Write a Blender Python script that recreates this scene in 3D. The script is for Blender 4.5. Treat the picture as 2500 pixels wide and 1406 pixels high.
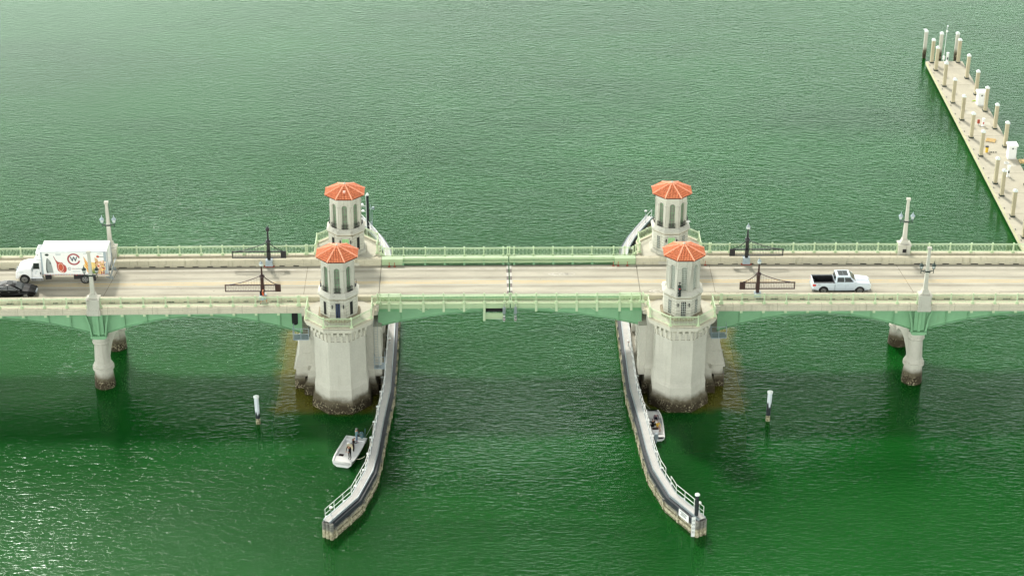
import bpy, bmesh, math, random
from mathutils import Vector, Matrix
random.seed(7)
for o in list(bpy.data.objects): bpy.data.objects.remove(o)
S = bpy.context.scene
COL = S.collection
R_ = math.radians

# ------------------------------------------------------------------ camera
cam = bpy.data.cameras.new("camera"); co = bpy.data.objects.new("camera", cam); COL.objects.link(co)
CP = (-3.3621, -188.0852, 108.9596); PIT, YAW, ROL = 0.4886922, 0.0193078, 0.0041706
cp_, sp_ = math.cos(PIT), math.sin(PIT); cy_, sy_ = math.cos(YAW), math.sin(YAW)
fw = Vector((sy_*cp_, cy_*cp_, -sp_)); rt = Vector((cy_, -sy_, 0)); up = rt.cross(fw)
c_, s_ = math.cos(ROL), math.sin(ROL)
r2 = c_*rt + s_*up; u2 = -s_*rt + c_*up
co.matrix_world = Matrix(((r2.x, u2.x, -fw.x, CP[0]), (r2.y, u2.y, -fw.y, CP[1]), (r2.z, u2.z, -fw.z, CP[2]), (0, 0, 0, 1)))
cam.sensor_width = 36; cam.lens = 5055/2500*36; cam.clip_start = 1; cam.clip_end = 5000
S.camera = co

# ------------------------------------------------------------------ light
SUN_EL, SUN_AZ = 47.0, 19.0  # the sun stands behind the bridge, a little to the left
SKY, SUNP, EXPO = 0.15, 3.0, 0.2
HAZE = ((0, 2.0), (1, .14), (.30, 4.8), (.375, 3.3), (.44, 1.1), (.51, .27), (.64, .10))
w = bpy.data.worlds.new("World"); S.world = w; w.use_nodes = True
nt = w.node_tree; nt.nodes.clear()
sky = nt.nodes.new('ShaderNodeTexSky'); sky.sky_type = 'NISHITA'; sky.sun_disc = False
sky.sun_elevation = R_(SUN_EL); sky.sun_rotation = R_(-SUN_AZ)
sky.air_density = 1.0; sky.dust_density = 4.0; sky.ozone_density = 1.0
mx = nt.nodes.new('ShaderNodeMix'); mx.data_type = 'RGBA'; mx.inputs[0].default_value = 0.85
# thin bright haze, strongest towards the horizon
tcw = nt.nodes.new('ShaderNodeTexCoord'); sxw = nt.nodes.new('ShaderNodeSeparateXYZ'); rw_ = nt.nodes.new('ShaderNodeValToRGB')
nt.links.new(tcw.outputs['Generated'], sxw.inputs[0]); nt.links.new(sxw.outputs[2], rw_.inputs[0])
for i, (p, v) in enumerate(HAZE):
    e = rw_.color_ramp.elements[i] if i < 2 else rw_.color_ramp.elements.new(p)
    e.position = p; e.color = (v*.96, v*1.0, v*.93, 1)
hk = nt.nodes.new('ShaderNodeVectorMath'); hk.operation = 'SCALE'; hk.inputs['Scale'].default_value = 10
# the veil is brighter on the sun's side of the sky than behind the camera
dpw = nt.nodes.new('ShaderNodeVectorMath'); dpw.operation = 'DOT_PRODUCT'; dpw.inputs[1].default_value = (-.36, .20, 0)
nt.links.new(tcw.outputs['Generated'], dpw.inputs[0])
adw = nt.nodes.new('ShaderNodeMath'); adw.operation = 'ADD'; adw.inputs[1].default_value = .84; nt.links.new(dpw.outputs['Value'], adw.inputs[0])
h2w = nt.nodes.new('ShaderNodeVectorMath'); h2w.operation = 'SCALE'; nt.links.new(rw_.outputs[0], h2w.inputs[0]); nt.links.new(adw.outputs[0], h2w.inputs['Scale'])
nt.links.new(h2w.outputs[0], hk.inputs[0]); nt.links.new(hk.outputs[0], mx.inputs[7])
bg = nt.nodes.new('ShaderNodeBackground'); bg.inputs[1].default_value = SKY
wo = nt.nodes.new('ShaderNodeOutputWorld')
nt.links.new(sky.outputs[0], mx.inputs[6]); nt.links.new(mx.outputs[2], bg.inputs[0]); nt.links.new(bg.outputs[0], wo.inputs[0])
sl = bpy.data.lights.new("sun", 'SUN'); sl.energy = SUNP; sl.angle = R_(6.5); sl.color = (1, 0.955, 0.86)
so = bpy.data.objects.new("sun", sl); COL.objects.link(so)
sd = Vector((math.sin(R_(SUN_AZ))*math.cos(R_(SUN_EL)), -math.cos(R_(SUN_AZ))*math.cos(R_(SUN_EL)), -math.sin(R_(SUN_EL))))
so.rotation_euler = sd.to_track_quat('-Z', 'Y').to_euler(); so.location = (0, 40, 60)
S.view_settings.view_transform = 'Standard'; S.view_settings.look = 'None'
S.view_settings.exposure = EXPO; S.view_settings.gamma = 1

# ------------------------------------------------------------------ materials
def newmat(n):
    m = bpy.data.materials.new(n); m.use_nodes = True
    return m, m.node_tree, m.node_tree.nodes['Principled BSDF']
def lin(c):
    return tuple(((v/255)/12.92 if v/255 <= .04045 else ((v/255+.055)/1.055)**2.4) for v in c) + (1,)
def N(nt, t, **k):
    n = nt.nodes.new(t)
    for a, b in k.items(): setattr(n, a, b)
    return n
def noise(nt, scale, detail=4, rough=.55, mapscale=(1, 1, 1), rot=(0, 0, 0), co='Object', dist=0):
    tc = N(nt, 'ShaderNodeTexCoord'); mp = N(nt, 'ShaderNodeMapping'); mp.inputs['Scale'].default_value = mapscale; mp.inputs['Rotation'].default_value = rot
    no = N(nt, 'ShaderNodeTexNoise'); no.inputs['Scale'].default_value = scale; no.inputs['Detail'].default_value = detail
    no.inputs['Roughness'].default_value = rough; no.inputs['Distortion'].default_value = dist
    if co == 'World':
        g = N(nt, 'ShaderNodeNewGeometry'); nt.links.new(g.outputs['Position'], mp.inputs[0])
    else: nt.links.new(tc.outputs[co], mp.inputs[0])
    nt.links.new(mp.outputs[0], no.inputs[0]); return no.outputs[0]
def ramp(nt, src, p0, c0, p1, c1):
    r = N(nt, 'ShaderNodeValToRGB'); e = r.color_ramp.elements
    e[0].position = p0; e[0].color = c0; e[1].position = p1; e[1].color = c1
    nt.links.new(src, r.inputs[0]); return r.outputs[0]
def mixc(nt, f, a, b, mode='MIX'):
    m = N(nt, 'ShaderNodeMix', data_type='RGBA', blend_type=mode)
    for i, v in ((0, f), (6, a), (7, b)):
        if isinstance(v, (int, float)): m.inputs[i].default_value = v
        elif isinstance(v, tuple): m.inputs[i].default_value = v
        else: nt.links.new(v, m.inputs[i])
    return m.outputs[2]
W0, W1 = (0, 0, 0, 1), (1, 1, 1, 1)
def addbump(nt, b, h, st, di):
    bp = N(nt, 'ShaderNodeBump'); bp.inputs['Strength'].default_value = st; bp.inputs['Distance'].default_value = di
    nt.links.new(h, bp.inputs['Height']); nt.links.new(bp.outputs[0], b.inputs['Normal'])
def plain(n, c, rough=.5, metal=0, var=.12, scale=3, spec=.5, coat=0):
    m, nt, b = newmat(n)
    d = tuple(x*(1-var) for x in c[:3])+(1,)
    col = ramp(nt, noise(nt, scale), .35, d, .65, c)
    nt.links.new(col, b.inputs['Base Color']); b.inputs['Roughness'].default_value = rough; b.inputs['Metallic'].default_value = metal
    b.inputs['Specular IOR Level'].default_value = spec; b.inputs['Coat Weight'].default_value = coat
    return m
def concrete(n, c, dark, streak=.35, tide=False, big=.35, bump=.15, joints=0):
    """weathered concrete: cloudy tone, vertical run-off streaks, optional tide growth low down"""
    m, nt, b = newmat(n)
    base = ramp(nt, noise(nt, big, 6, .6, co='World'), .3, tuple(x*.84 for x in c[:3])+(1,), .7, c)
    fine = ramp(nt, noise(nt, 7, 5, .7, co='World'), .3, (.86, .86, .86, 1), .6, W1)
    base = mixc(nt, .8, base, fine, 'MULTIPLY')
    st = ramp(nt, noise(nt, 1, 4, .6, (2.6, 2.6, .22), co='World'), .55, W0, .78, W1)
    sc = N(nt, 'ShaderNodeMath', operation='MULTIPLY'); nt.links.new(st, sc.inputs[0]); sc.inputs[1].default_value = streak
    base = mixc(nt, sc.outputs[0], base, dark)
    if joints:
        g = N(nt, 'ShaderNodeNewGeometry'); sx = N(nt, 'ShaderNodeSeparateXYZ'); nt.links.new(g.outputs['Position'], sx.inputs[0])
        pp = N(nt, 'ShaderNodeMath', operation='PINGPONG'); nt.links.new(sx.outputs[0], pp.inputs[0]); pp.inputs[1].default_value = joints/2
        jl = N(nt, 'ShaderNodeMath', operation='LESS_THAN'); nt.links.new(pp.outputs[0], jl.inputs[0]); jl.inputs[1].default_value = .022
        jm = N(nt, 'ShaderNodeMath', operation='MULTIPLY'); nt.links.new(jl.outputs[0], jm.inputs[0]); jm.inputs[1].default_value = .6
        base = mixc(nt, jm.outputs[0], base, dark)
    if tide:
        g = N(nt, 'ShaderNodeNewGeometry'); sx = N(nt, 'ShaderNodeSeparateXYZ'); nt.links.new(g.outputs['Position'], sx.inputs[0])
        nz = N(nt, 'ShaderNodeMath', operation='MULTIPLY_ADD'); nt.links.new(noise(nt, .9, 5, .6, co='World'), nz.inputs[0]); nz.inputs[1].default_value = 1.1; nt.links.new(sx.outputs[2], nz.inputs[2])
        t1 = ramp(nt, nz.outputs[0], 0, W1, 1, W0); 
        mr = N(nt, 'ShaderNodeMapRange'); nt.links.new(nz.outputs[0], mr.inputs[0]); mr.inputs[1].default_value = 1.75; mr.inputs[2].default_value = 2.45; mr.inputs[3].default_value = .93; mr.inputs[4].default_value = 0
        base = mixc(nt, mr.outputs[0], base, lin((82, 74, 54)))
        mr2 = N(nt, 'ShaderNodeMapRange'); nt.links.new(nz.outputs[0], mr2.inputs[0]); mr2.inputs[1].default_value = 1.3; mr2.inputs[2].default_value = 1.75; mr2.inputs[3].default_value = 1; mr2.inputs[4].default_value = 0
        vo = N(nt, 'ShaderNodeTexVoronoi'); vo.inputs['Scale'].default_value = 5.5; nt.links.new(g.outputs['Position'], vo.inputs[0])
        oy = ramp(nt, vo.outputs['Distance'], .18, lin((176, 166, 138)), .55, lin((50, 43, 31)))
        pat = ramp(nt, noise(nt, 1.1, 4, .6, co='World'), .42, W0, .6, W1)
        oy = mixc(nt, pat, lin((62, 54, 40)), oy)
        base = mixc(nt, mr2.outputs[0], base, oy)
        addbump(nt, b, vo.outputs['Distance'], .35, .06)
    else:
        addbump(nt, b, noise(nt, 12, 6, .7, co='World'), bump, .03)
    nt.links.new(base, b.inputs['Base Color']); b.inputs['Roughness'].default_value = .88; b.inputs['Specular IOR Level'].default_value = .25
    return m
M = {}
M['conc'] = concrete('concrete_cream', lin((206, 199, 179)), lin((120, 114, 96)), .4, joints=2.235*2)
M['conc_plain'] = concrete('concrete_stucco', lin((206, 202, 187)), lin((140, 134, 118)), .32)
M['conc_tower'] = concrete('tower_stucco', lin((198, 196, 184)), lin((104, 94, 78)), .65)
M['conc_deckside'] = concrete('concrete_barrier', lin((200, 194, 172)), lin((112, 106, 86)), .7, big=.6)
M['pier'] = concrete('pier_concrete', lin((200, 197, 185)), lin((140, 130, 112)), .28, tide=True)
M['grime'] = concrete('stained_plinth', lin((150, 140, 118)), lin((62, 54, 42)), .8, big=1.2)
M['walk'] = concrete('walkway_concrete', lin((212, 204, 184)), lin((150, 140, 120)), .3)
M['worn_white'] = plain('worn_joint_white', lin((206, 202, 194)), .8)
M['joint_grey'] = plain('worn_joint_grey', lin((120, 112, 108)), .8)
M['float_black'] = plain('dock_float_black', lin((64, 60, 52)), .9)  # near-black tone used on the dock float
# road: pale concrete, wheel tracks worn darker, tyre grey in the gutter
m, nt, b = newmat('road_concrete')
g = N(nt, 'ShaderNodeNewGeometry'); sx = N(nt, 'ShaderNodeSeparateXYZ'); nt.links.new(g.outputs['Position'], sx.inputs[0])
base = ramp(nt, noise(nt, .5, 6, .65, (.35, 1.3, 1), co='World'), .3, lin((174, 169, 153)), .7, lin((201, 196, 179)))
fine = ramp(nt, noise(nt, 9, 4, .8, co='World'), .3, (.86, .86, .86, 1), .65, W1)
base = mixc(nt, .8, base, fine, 'MULTIPLY')
ab = N(nt, 'ShaderNodeMath', operation='ABSOLUTE'); nt.links.new(sx.outputs[1], ab.inputs[0])
for cen, wd, st in ((.95, .45, .75), (2.45, .45, .65), (3.62, .5, .95)):
    su = N(nt, 'ShaderNodeMath', operation='SUBTRACT'); nt.links.new(ab.outputs[0], su.inputs[0]); su.inputs[1].default_value = cen
    a2 = N(nt, 'ShaderNodeMath', operation='ABSOLUTE'); nt.links.new(su.outputs[0], a2.inputs[0])
    mr = N(nt, 'ShaderNodeMapRange'); nt.links.new(a2.outputs[0], mr.inputs[0]); mr.inputs[1].default_value = .02; mr.inputs[2].default_value = wd; mr.inputs[3].default_value = st; mr.inputs[4].default_value = 0
    ns = ramp(nt, noise(nt, .7, 5, .7, (.25, 2, 1), co='World'), .25, W0, .75, W1)
    mu = N(nt, 'ShaderNodeMath', operation='MULTIPLY'); nt.links.new(mr.outputs[0], mu.inputs[0]); nt.links.new(ns, mu.inputs[1])
    base = mixc(nt, mu.outputs[0], base, lin((104, 99, 90)))
sp = ramp(nt, noise(nt, 3.3, 2, .5, co='World'), .26, W1, .31, W0)
sm = N(nt, 'ShaderNodeMath', operation='MULTIPLY'); nt.links.new(sp, sm.inputs[0]); sm.inputs[1].default_value = .4
base = mixc(nt, sm.outputs[0], base, lin((112, 104, 92)))
nt.links.new(base, b.inputs['Base Color']); b.inputs['Roughness'].default_value = .85; b.inputs['Specular IOR Level'].default_value = .3
addbump(nt, b, noise(nt, 25, 3, co='World'), .2, .01)
M['road'] = m
def worn(n, c, under):
    m, nt, b = newmat(n)
    f = ramp(nt, noise(nt, 2.2, 6, .75, (.5, 2, 1), co='World'), .38, W0, .62, W1)
    nt.links.new(mixc(nt, f, under, c), b.inputs['Base Color']); b.inputs['Roughness'].default_value = .7
    return m
M['white_line'] = worn('worn_white_paint', lin((226, 224, 216)), lin((190, 184, 170)))
M['yellow_line'] = worn('worn_yellow_paint', lin((220, 186, 116)), lin((196, 180, 142)))
M['seam'] = plain('seam_filler', lin((120, 112, 98)), .9)
def steel(n, c, rust=.25):
    m, nt, b = newmat(n)
    base = ramp(nt, noise(nt, .8, 5, .6, co='World'), .3, tuple(x*.86 for x in c[:3])+(1,), .7, c)
    st = ramp(nt, noise(nt, 1, 4, .65, (3, 3, .35), co='World'), .62, W0, .8, W1)
    mu = N(nt, 'ShaderNodeMath', operation='MULTIPLY'); nt.links.new(st, mu.inputs[0]); mu.inputs[1].default_value = rust
    base = mixc(nt, mu.outputs[0], base, lin((96, 104, 70)))
    nt.links.new(base, b.inputs['Base Color']); b.inputs['Roughness'].default_value = .5; b.inputs['Specular IOR Level'].default_value = .4
    return m
M['green'] = steel('green_bridge_paint', lin((132, 178, 138)), .35)
M['green_dk'] = steel('green_bridge_paint_panel', lin((124, 178, 132)))
M['green_lt'] = steel('pale_green_rail_paint', lin((194, 211, 174)), .15)
M['green_mid'] = steel('light_green_guard_paint', lin((172, 194, 154)), .3)
M['black'] = plain('black_paint', lin((34, 34, 38)), .45)
M['brown'] = plain('dark_brown_paint', lin((58, 34, 32)), .45)
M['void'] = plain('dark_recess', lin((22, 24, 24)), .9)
M['galv'] = plain('galvanised_steel', lin((156, 166, 170)), .45, .5)
M['greybox'] = plain('grey_cabinet_paint', lin((158, 172, 180)), .5)
M['white'] = plain('white_paint', lin((236, 236, 234)), .45, var=.05)
M['white_gel'] = plain('white_gelcoat', lin((238, 238, 238)), .25, var=.04, coat=.3)
M['red_rust'] = plain('rusty_red', lin((160, 66, 44)), .7)
M['rubber'] = plain('tyre_rubber', lin((28, 28, 29)), .85)
M['alloy'] = plain('bright_wheel_metal', lin((205, 208, 212)), .25, .7)
M['glass'] = plain('dark_window_glass', lin((20, 30, 32)), .12, 0, .3, 2, .45)
M['glass_green'] = plain('grey_tower_glass', lin((132, 134, 122)), .4, 0, .4, 1.2, .3)
M['sash'] = plain('white_sash_bars', lin((226, 232, 222)), .5)
M['door_green'] = plain('pale_green_door_paint', lin((150, 196, 138)), .5)
M['paint_white_car'] = plain('silver_white_car_paint', lin((196, 206, 216)), .22, 0, .03, 1, .6, .6)
M['paint_black_car'] = plain('black_car_paint', lin((8, 9, 12)), .35, 0, .1, 1, .15, .08)
M['lamp_glass'] = plain('frosted_lamp_glass', lin((216, 224, 220)), .2)
M['dark_metal'] = plain('dark_green_metal', lin((60, 72, 68)), .45, .4)
M['tan_pile'] = concrete('dock_pile_concrete', lin((190, 180, 152)), lin((120, 104, 74)), .5)
M['cap_white'] = plain('white_pile_cap', lin((232, 238, 234)), .5)
M['red'] = plain('red_plastic', lin((196, 48, 40)), .4)
M['yellow'] = plain('yellow_plastic', lin((226, 186, 60)), .5)
M['skin'] = plain('skin', lin((190, 138, 112)), .6)
M['hair'] = plain('dark_hair', lin((48, 36, 30)), .8)
M['wood'] = plain('pallet_wood', lin((206, 176, 120)), .8)
M['rope'] = plain('pale_rope', lin((196, 190, 170)), .9)
M['lime'] = plain('hi_vis_lime', lin((186, 226, 40)), .6)
# roof tiles
m, nt, b = newmat('terracotta_tile')
c1 = ramp(nt, noise(nt, 5, 3, .7), .3, lin((198, 104, 64)), .7, lin((226, 138, 92)))
c2 = ramp(nt, noise(nt, 1.3, 4, .6), .55, W0, .75, W1)
mu = N(nt, 'ShaderNodeMath', operation='MULTIPLY'); nt.links.new(c2, mu.inputs[0]); mu.inputs[1].default_value = .35
nt.links.new(mixc(nt, mu.outputs[0], c1, lin((160, 100, 76))), b.inputs['Base Color']); b.inputs['Roughness'].default_value = .7
M['tile'] = m
M['tile_gap'] = plain('tile_underlay', lin((96, 36, 26)), .9)
# fender timber: creosoted top, weathered middle, oyster growth near the water
m, nt, b = newmat('fender_timber')
g = N(nt, 'ShaderNodeNewGeometry'); sx = N(nt, 'ShaderNodeSeparateXYZ'); nt.links.new(g.outputs['Position'], sx.inputs[0])
gr = ramp(nt, noise(nt, 1.6, 6, .7, (1, 1, 6), co='World'), .3, lin((48, 50, 52)), .7, lin((150, 148, 138)))
lo = ramp(nt, noise(nt, 4, 5, .7, co='World'), .35, lin((104, 96, 74)), .62, lin((196, 188, 160)))
nz = N(nt, 'ShaderNodeMath', operation='MULTIPLY_ADD'); nt.links.new(noise(nt, .8, 4, .6, co='World'), nz.inputs[0]); nz.inputs[1].default_value = .7; nt.links.new(sx.outputs[2], nz.inputs[2])
mr = N(nt, 'ShaderNodeMapRange'); nt.links.new(nz.outputs[0], mr.inputs[0]); mr.inputs[1].default_value = 1.0; mr.inputs[2].default_value = 1.3; mr.inputs[3].default_value = 1; mr.inputs[4].default_value = 0
nt.links.new(mixc(nt, mr.outputs[0], gr, lo), b.inputs['Base Color']); b.inputs['Roughness'].default_value = .85
addbump(nt, b, noise(nt, 6, 5, .7, (1, 1, 4), co='World'), .4, .04)
M['timber'] = m
# grating walkway
m, nt, b = newmat('walkway_grating')
g = N(nt, 'ShaderNodeNewGeometry'); ck = N(nt, 'ShaderNodeTexChecker'); ck.inputs['Scale'].default_value = 9; nt.links.new(g.outputs['Position'], ck.inputs[0])
ck.inputs[1].default_value = lin((208, 206, 202)); ck.inputs[2].default_value = lin((158, 156, 156))
f = ramp(nt, noise(nt, .9, 5, .7, co='World'), .4, W0, .7, W1)
nt.links.new(mixc(nt, f, ck.outputs[0], lin((196, 194, 188))), b.inputs['Base Color']); b.inputs['Roughness'].default_value = .8
M['grating'] = m
M['wale_dark'] = plain('black_fender_rubber', lin((46, 52, 60)), .6, 0, .4, 2)
# marker pile: white wrap peeling off dark timber above growth
def pilemat(n, lo_, hi_):
    m, nt, b = newmat(n)
    g = N(nt, 'ShaderNodeNewGeometry'); sx = N(nt, 'ShaderNodeSeparateXYZ'); nt.links.new(g.outputs['Position'], sx.inputs[0])
    nz = N(nt, 'ShaderNodeMath', operation='MULTIPLY_ADD'); nt.links.new(noise(nt, 1.5, 3, .6, (4, 4, .4), co='World'), nz.inputs[0]); nz.inputs[1].default_value = 3.2; nt.links.new(sx.outputs[2], nz.inputs[2])
    mr = N(nt, 'ShaderNodeMapRange'); nt.links.new(nz.outputs[0], mr.inputs[0]); mr.inputs[1].default_value = lo_; mr.inputs[2].default_value = hi_
    c = mixc(nt, mr.outputs[0], lin((30, 36, 40)), lin((206, 212, 218)))
    lt = N(nt, 'ShaderNodeMath', operation='LESS_THAN'); nt.links.new(sx.outputs[2], lt.inputs[0]); lt.inputs[1].default_value = .65
    oy = ramp(nt, noise(nt, 7, 3, .6, co='World'), .4, lin((84, 78, 52)), .6, lin((176, 170, 140)))
    nt.links.new(mixc(nt, lt.outputs[0], c, oy), b.inputs['Base Color']); b.inputs['Roughness'].default_value = .7
    return m
M['pile_white'] = pilemat('peeling_white_pile_wrap', 2.9, 3.1)
M['pile_black'] = pilemat('mostly_bare_pile_wrap', 3.7, 3.9)
M['pile_dark'] = pilemat('bare_dark_pile', 9, 9.5)

# ------------------------------------------------------------------ mesh builder
def cam_z(x): return .02 - 7.5e-5*x*x
class MB:
    def __init__(s, sx=1, sy=1): s.v = []; s.f = []; s.mi = []; s.sx = sx; s.sy = sy; s.bendit = False
    def add(s, vs, fs, m=0):
        o = len(s.v); s.v += [tuple(v) for v in vs]; s.f += [tuple(i+o for i in f) for f in fs]; s.mi += [m]*len(fs); return s
    def box(s, x0, x1, y0, y1, z0, z1, m=0):
        return s.add([(x0,y0,z0),(x1,y0,z0),(x1,y1,z0),(x0,y1,z0),(x0,y0,z1),(x1,y0,z1),(x1,y1,z1),(x0,y1,z1)],
                     [(0,3,2,1),(4,5,6,7),(0,1,5,4),(1,2,6,5),(2,3,7,6),(3,0,4,7)], m)
    def hexa(s, a, b, m=0):      # two quads (4 pts each)
        return s.add(list(a)+list(b), [(0,3,2,1),(4,5,6,7),(0,1,5,4),(1,2,6,5),(2,3,7,6),(3,0,4,7)], m)
    def prism(s, pts, f, a, b, m=0):   # pts 2d, f(p,q,t)->xyz
        n = len(pts); vs = [f(p[0], p[1], a) for p in pts]+[f(p[0], p[1], b) for p in pts]
        return s.add(vs, [tuple(range(n-1,-1,-1)), tuple(range(n,2*n))]+[(i,(i+1)%n,n+(i+1)%n,n+i) for i in range(n)], m)
    def px(s, pts, x0, x1, m=0): return s.prism(pts, lambda p,q,t:(t,p,q), x0, x1, m)     # profile (y,z)
    def py(s, pts, y0, y1, m=0): return s.prism(pts, lambda p,q,t:(p,t,q), y0, y1, m)     # profile (x,z)
    def pz(s, pts, z0, z1, m=0): return s.prism(pts, lambda p,q,t:(p,q,t), z0, z1, m)
    def run(s, pts, x0, x1, step=2.235, m=0):   # long beam along x with stations
        n = max(1, int(round(abs(x1-x0)/step))); k = len(pts); vs = []
        for i in range(n+1):
            x = x0+(x1-x0)*i/n; vs += [(x, p[0], p[1]) for p in pts]
        fs = [tuple(range(k)), tuple(n*k+j for j in range(k-1,-1,-1))]
        for i in range(n):
            for j in range(k): fs.append((i*k+j, i*k+(j+1)%k, (i+1)*k+(j+1)%k, (i+1)*k+j))
        return s.add(vs, fs, m)
    def lathe(s, cx, cy, prof, n=16, rot=0, m=0, flat=False):   # prof [(z,r)], flat: r is apothem
        k = 1/math.cos(math.pi/n) if flat else 1; vs = []
        for z, r in prof:
            for i in range(n):
                a = rot+2*math.pi*i/n; vs.append((cx+r*k*math.cos(a), cy+r*k*math.sin(a), z))
        fs = [tuple(range(n-1,-1,-1)), tuple((len(prof)-1)*n+i for i in range(n))]
        for j in range(len(prof)-1):
            for i in range(n): fs.append((j*n+i, j*n+(i+1)%n, (j+1)*n+(i+1)%n, (j+1)*n+i))
        return s.add(vs, fs, m)
    def octo(s, cx, cy, prof, m=0): return s.lathe(cx, cy, prof, 8, math.pi/8, m, True)
    def tube(s, p, q, r, n=6, m=0, r2=None):
        p, q = Vector(p), Vector(q); d = q-p
        if d.length < 1e-6: return s
        d.normalize(); a = d.orthogonal().normalized(); b = d.cross(a); r2 = r if r2 is None else r2; vs = []
        for c, rr in ((p, r), (q, r2)):
            for i in range(n):
                t = 2*math.pi*i/n; vs.append(c+(a*math.cos(t)+b*math.sin(t))*rr)
        return s.add(vs, [tuple(range(n-1,-1,-1)), tuple(range(n,2*n))]+[(i,(i+1)%n,n+(i+1)%n,n+i) for i in range(n)], m)
    def path(s, pts, r, n=6, m=0):
        for a, b in zip(pts, pts[1:]): s.tube(a, b, r, n, m)
        return s
    def ball(s, c, r, m=0, n=8, k=5, sz=1):
        prof = [(c[2]-r*sz*math.cos(math.pi*i/k), max(.002, r*math.sin(math.pi*i/k))) for i in range(k+1)]
        return s.lathe(c[0], c[1], prof, n, 0, m)
    def sweep(s, path, prof, m=0, closed=False):   # path [(x,y)], prof [(offset to the left, z)]
        P = [Vector(p) for p in path]; nrm = []
        for i in range(len(P)):
            a = (P[i]-P[i-1]).normalized() if i else None; b = (P[i+1]-P[i]).normalized() if i < len(P)-1 else None
            if a is None: a = b
            if b is None: b = a
            na, nb = Vector((-a.y, a.x)), Vector((-b.y, b.x)); h = (na+nb).normalized(); nrm.append(h/max(.3, h.dot(na)))
        vs = []; k = len(prof)
        for p, h in zip(P, nrm):
            for o, z in prof: vs.append((p.x+h.x*o, p.y+h.y*o, z))
        fs = [tuple(range(k)), tuple((len(P)-1)*k+j for j in range(k-1,-1,-1))]
        for i in range(len(P)-1):
            for j in range(k): fs.append((i*k+j, i*k+(j+1)%k, (i+1)*k+(j+1)%k, (i+1)*k+j))
        return s.add(vs, fs, m)
    def bend(s): s.bendit = True; return s
    def build(s, name, mats, parent=None, smooth=False, bevel=0, local=False):
        if not isinstance(mats, (list, tuple)): mats = [mats]
        off = Vector((0,0,0))
        if parent is not None and not local:
            p = parent
            while p is not None: off += Vector(p.location); p = p.parent
        me = bpy.data.meshes.new(name); vs = []
        for x, y, z in s.v:
            x *= s.sx; y *= s.sy
            if s.bendit: z += cam_z(x)
            vs.append((x-off.x, y-off.y, z-off.z))
        me.from_pydata(vs, [], s.f)
        for m in mats: me.materials.append(M[m] if isinstance(m, str) else m)
        me.polygons.foreach_set('material_index', s.mi)
        bm = bmesh.new(); bm.from_mesh(me); bmesh.ops.recalc_face_normals(bm, faces=bm.faces); bm.to_mesh(me); bm.free()
        if smooth: me.polygons.foreach_set('use_smooth', [True]*len(me.polygons))
        o = bpy.data.objects.new(name, me); COL.objects.link(o)
        if parent is not None: o.parent = parent
        if bevel:
            b = o.modifiers.new('bevel', 'BEVEL'); b.width = bevel; b.segments = 2; b.limit_method = 'ANGLE'; b.angle_limit = R_(35)
        return o
def tag(o, label, cat, group=None, kind=None):
    o['label'] = label; o['category'] = cat
    if group: o['group'] = group
    if kind: o['kind'] = kind
    return o
def struct(o): o['kind'] = 'structure'; return o
def thing(name, loc, label, cat, group=None, rz=0):
    o = bpy.data.objects.new(name, None); COL.objects.link(o); o.location = loc; o.rotation_euler = (0, 0, rz); o.empty_display_size = .3
    return tag(o, label, cat, group)
def dup(root, loc=None, rz=None, label=None):
    def cp(o, par):
        c = o.copy(); COL.objects.link(c); c.parent = par
        for ch in [k for k in bpy.data.objects if k.parent == o]: cp(ch, c)
        return c
    r = cp(root, root.parent)
    if loc is not None: r.location = loc
    if rz is not None: r.rotation_euler = (0, 0, rz)
    if label: r['label'] = label
    return r
def inst(src, parent, loc=None, rot=None):     # a copied part
    c = src.copy(); COL.objects.link(c); c.parent = parent
    if loc is not None: c.location = loc
    if rot is not None: c.rotation_euler = rot
    return c
def text(s, size, mat, parent, loc, rot=(R_(90), 0, 0), name='lettering', ext=.002, align='CENTER', sx=1, off=0):
    cu = bpy.data.curves.new(name, 'FONT'); cu.body = s; cu.size = size; cu.extrude = ext; cu.offset = off; cu.align_x = align; cu.align_y = 'CENTER'
    t = bpy.data.objects.new(name, cu); COL.objects.link(t); bpy.context.view_layer.update()
    me = bpy.data.meshes.new_from_object(t.evaluated_get(bpy.context.evaluated_depsgraph_get()))
    bpy.data.objects.remove(t); me.materials.clear(); me.materials.append(M[mat])
    o = bpy.data.objects.new(name, me); COL.objects.link(o); o.parent = parent; o.location = loc; o.rotation_euler = rot; o.scale = (sx, 1, 1)
    return o

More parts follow.
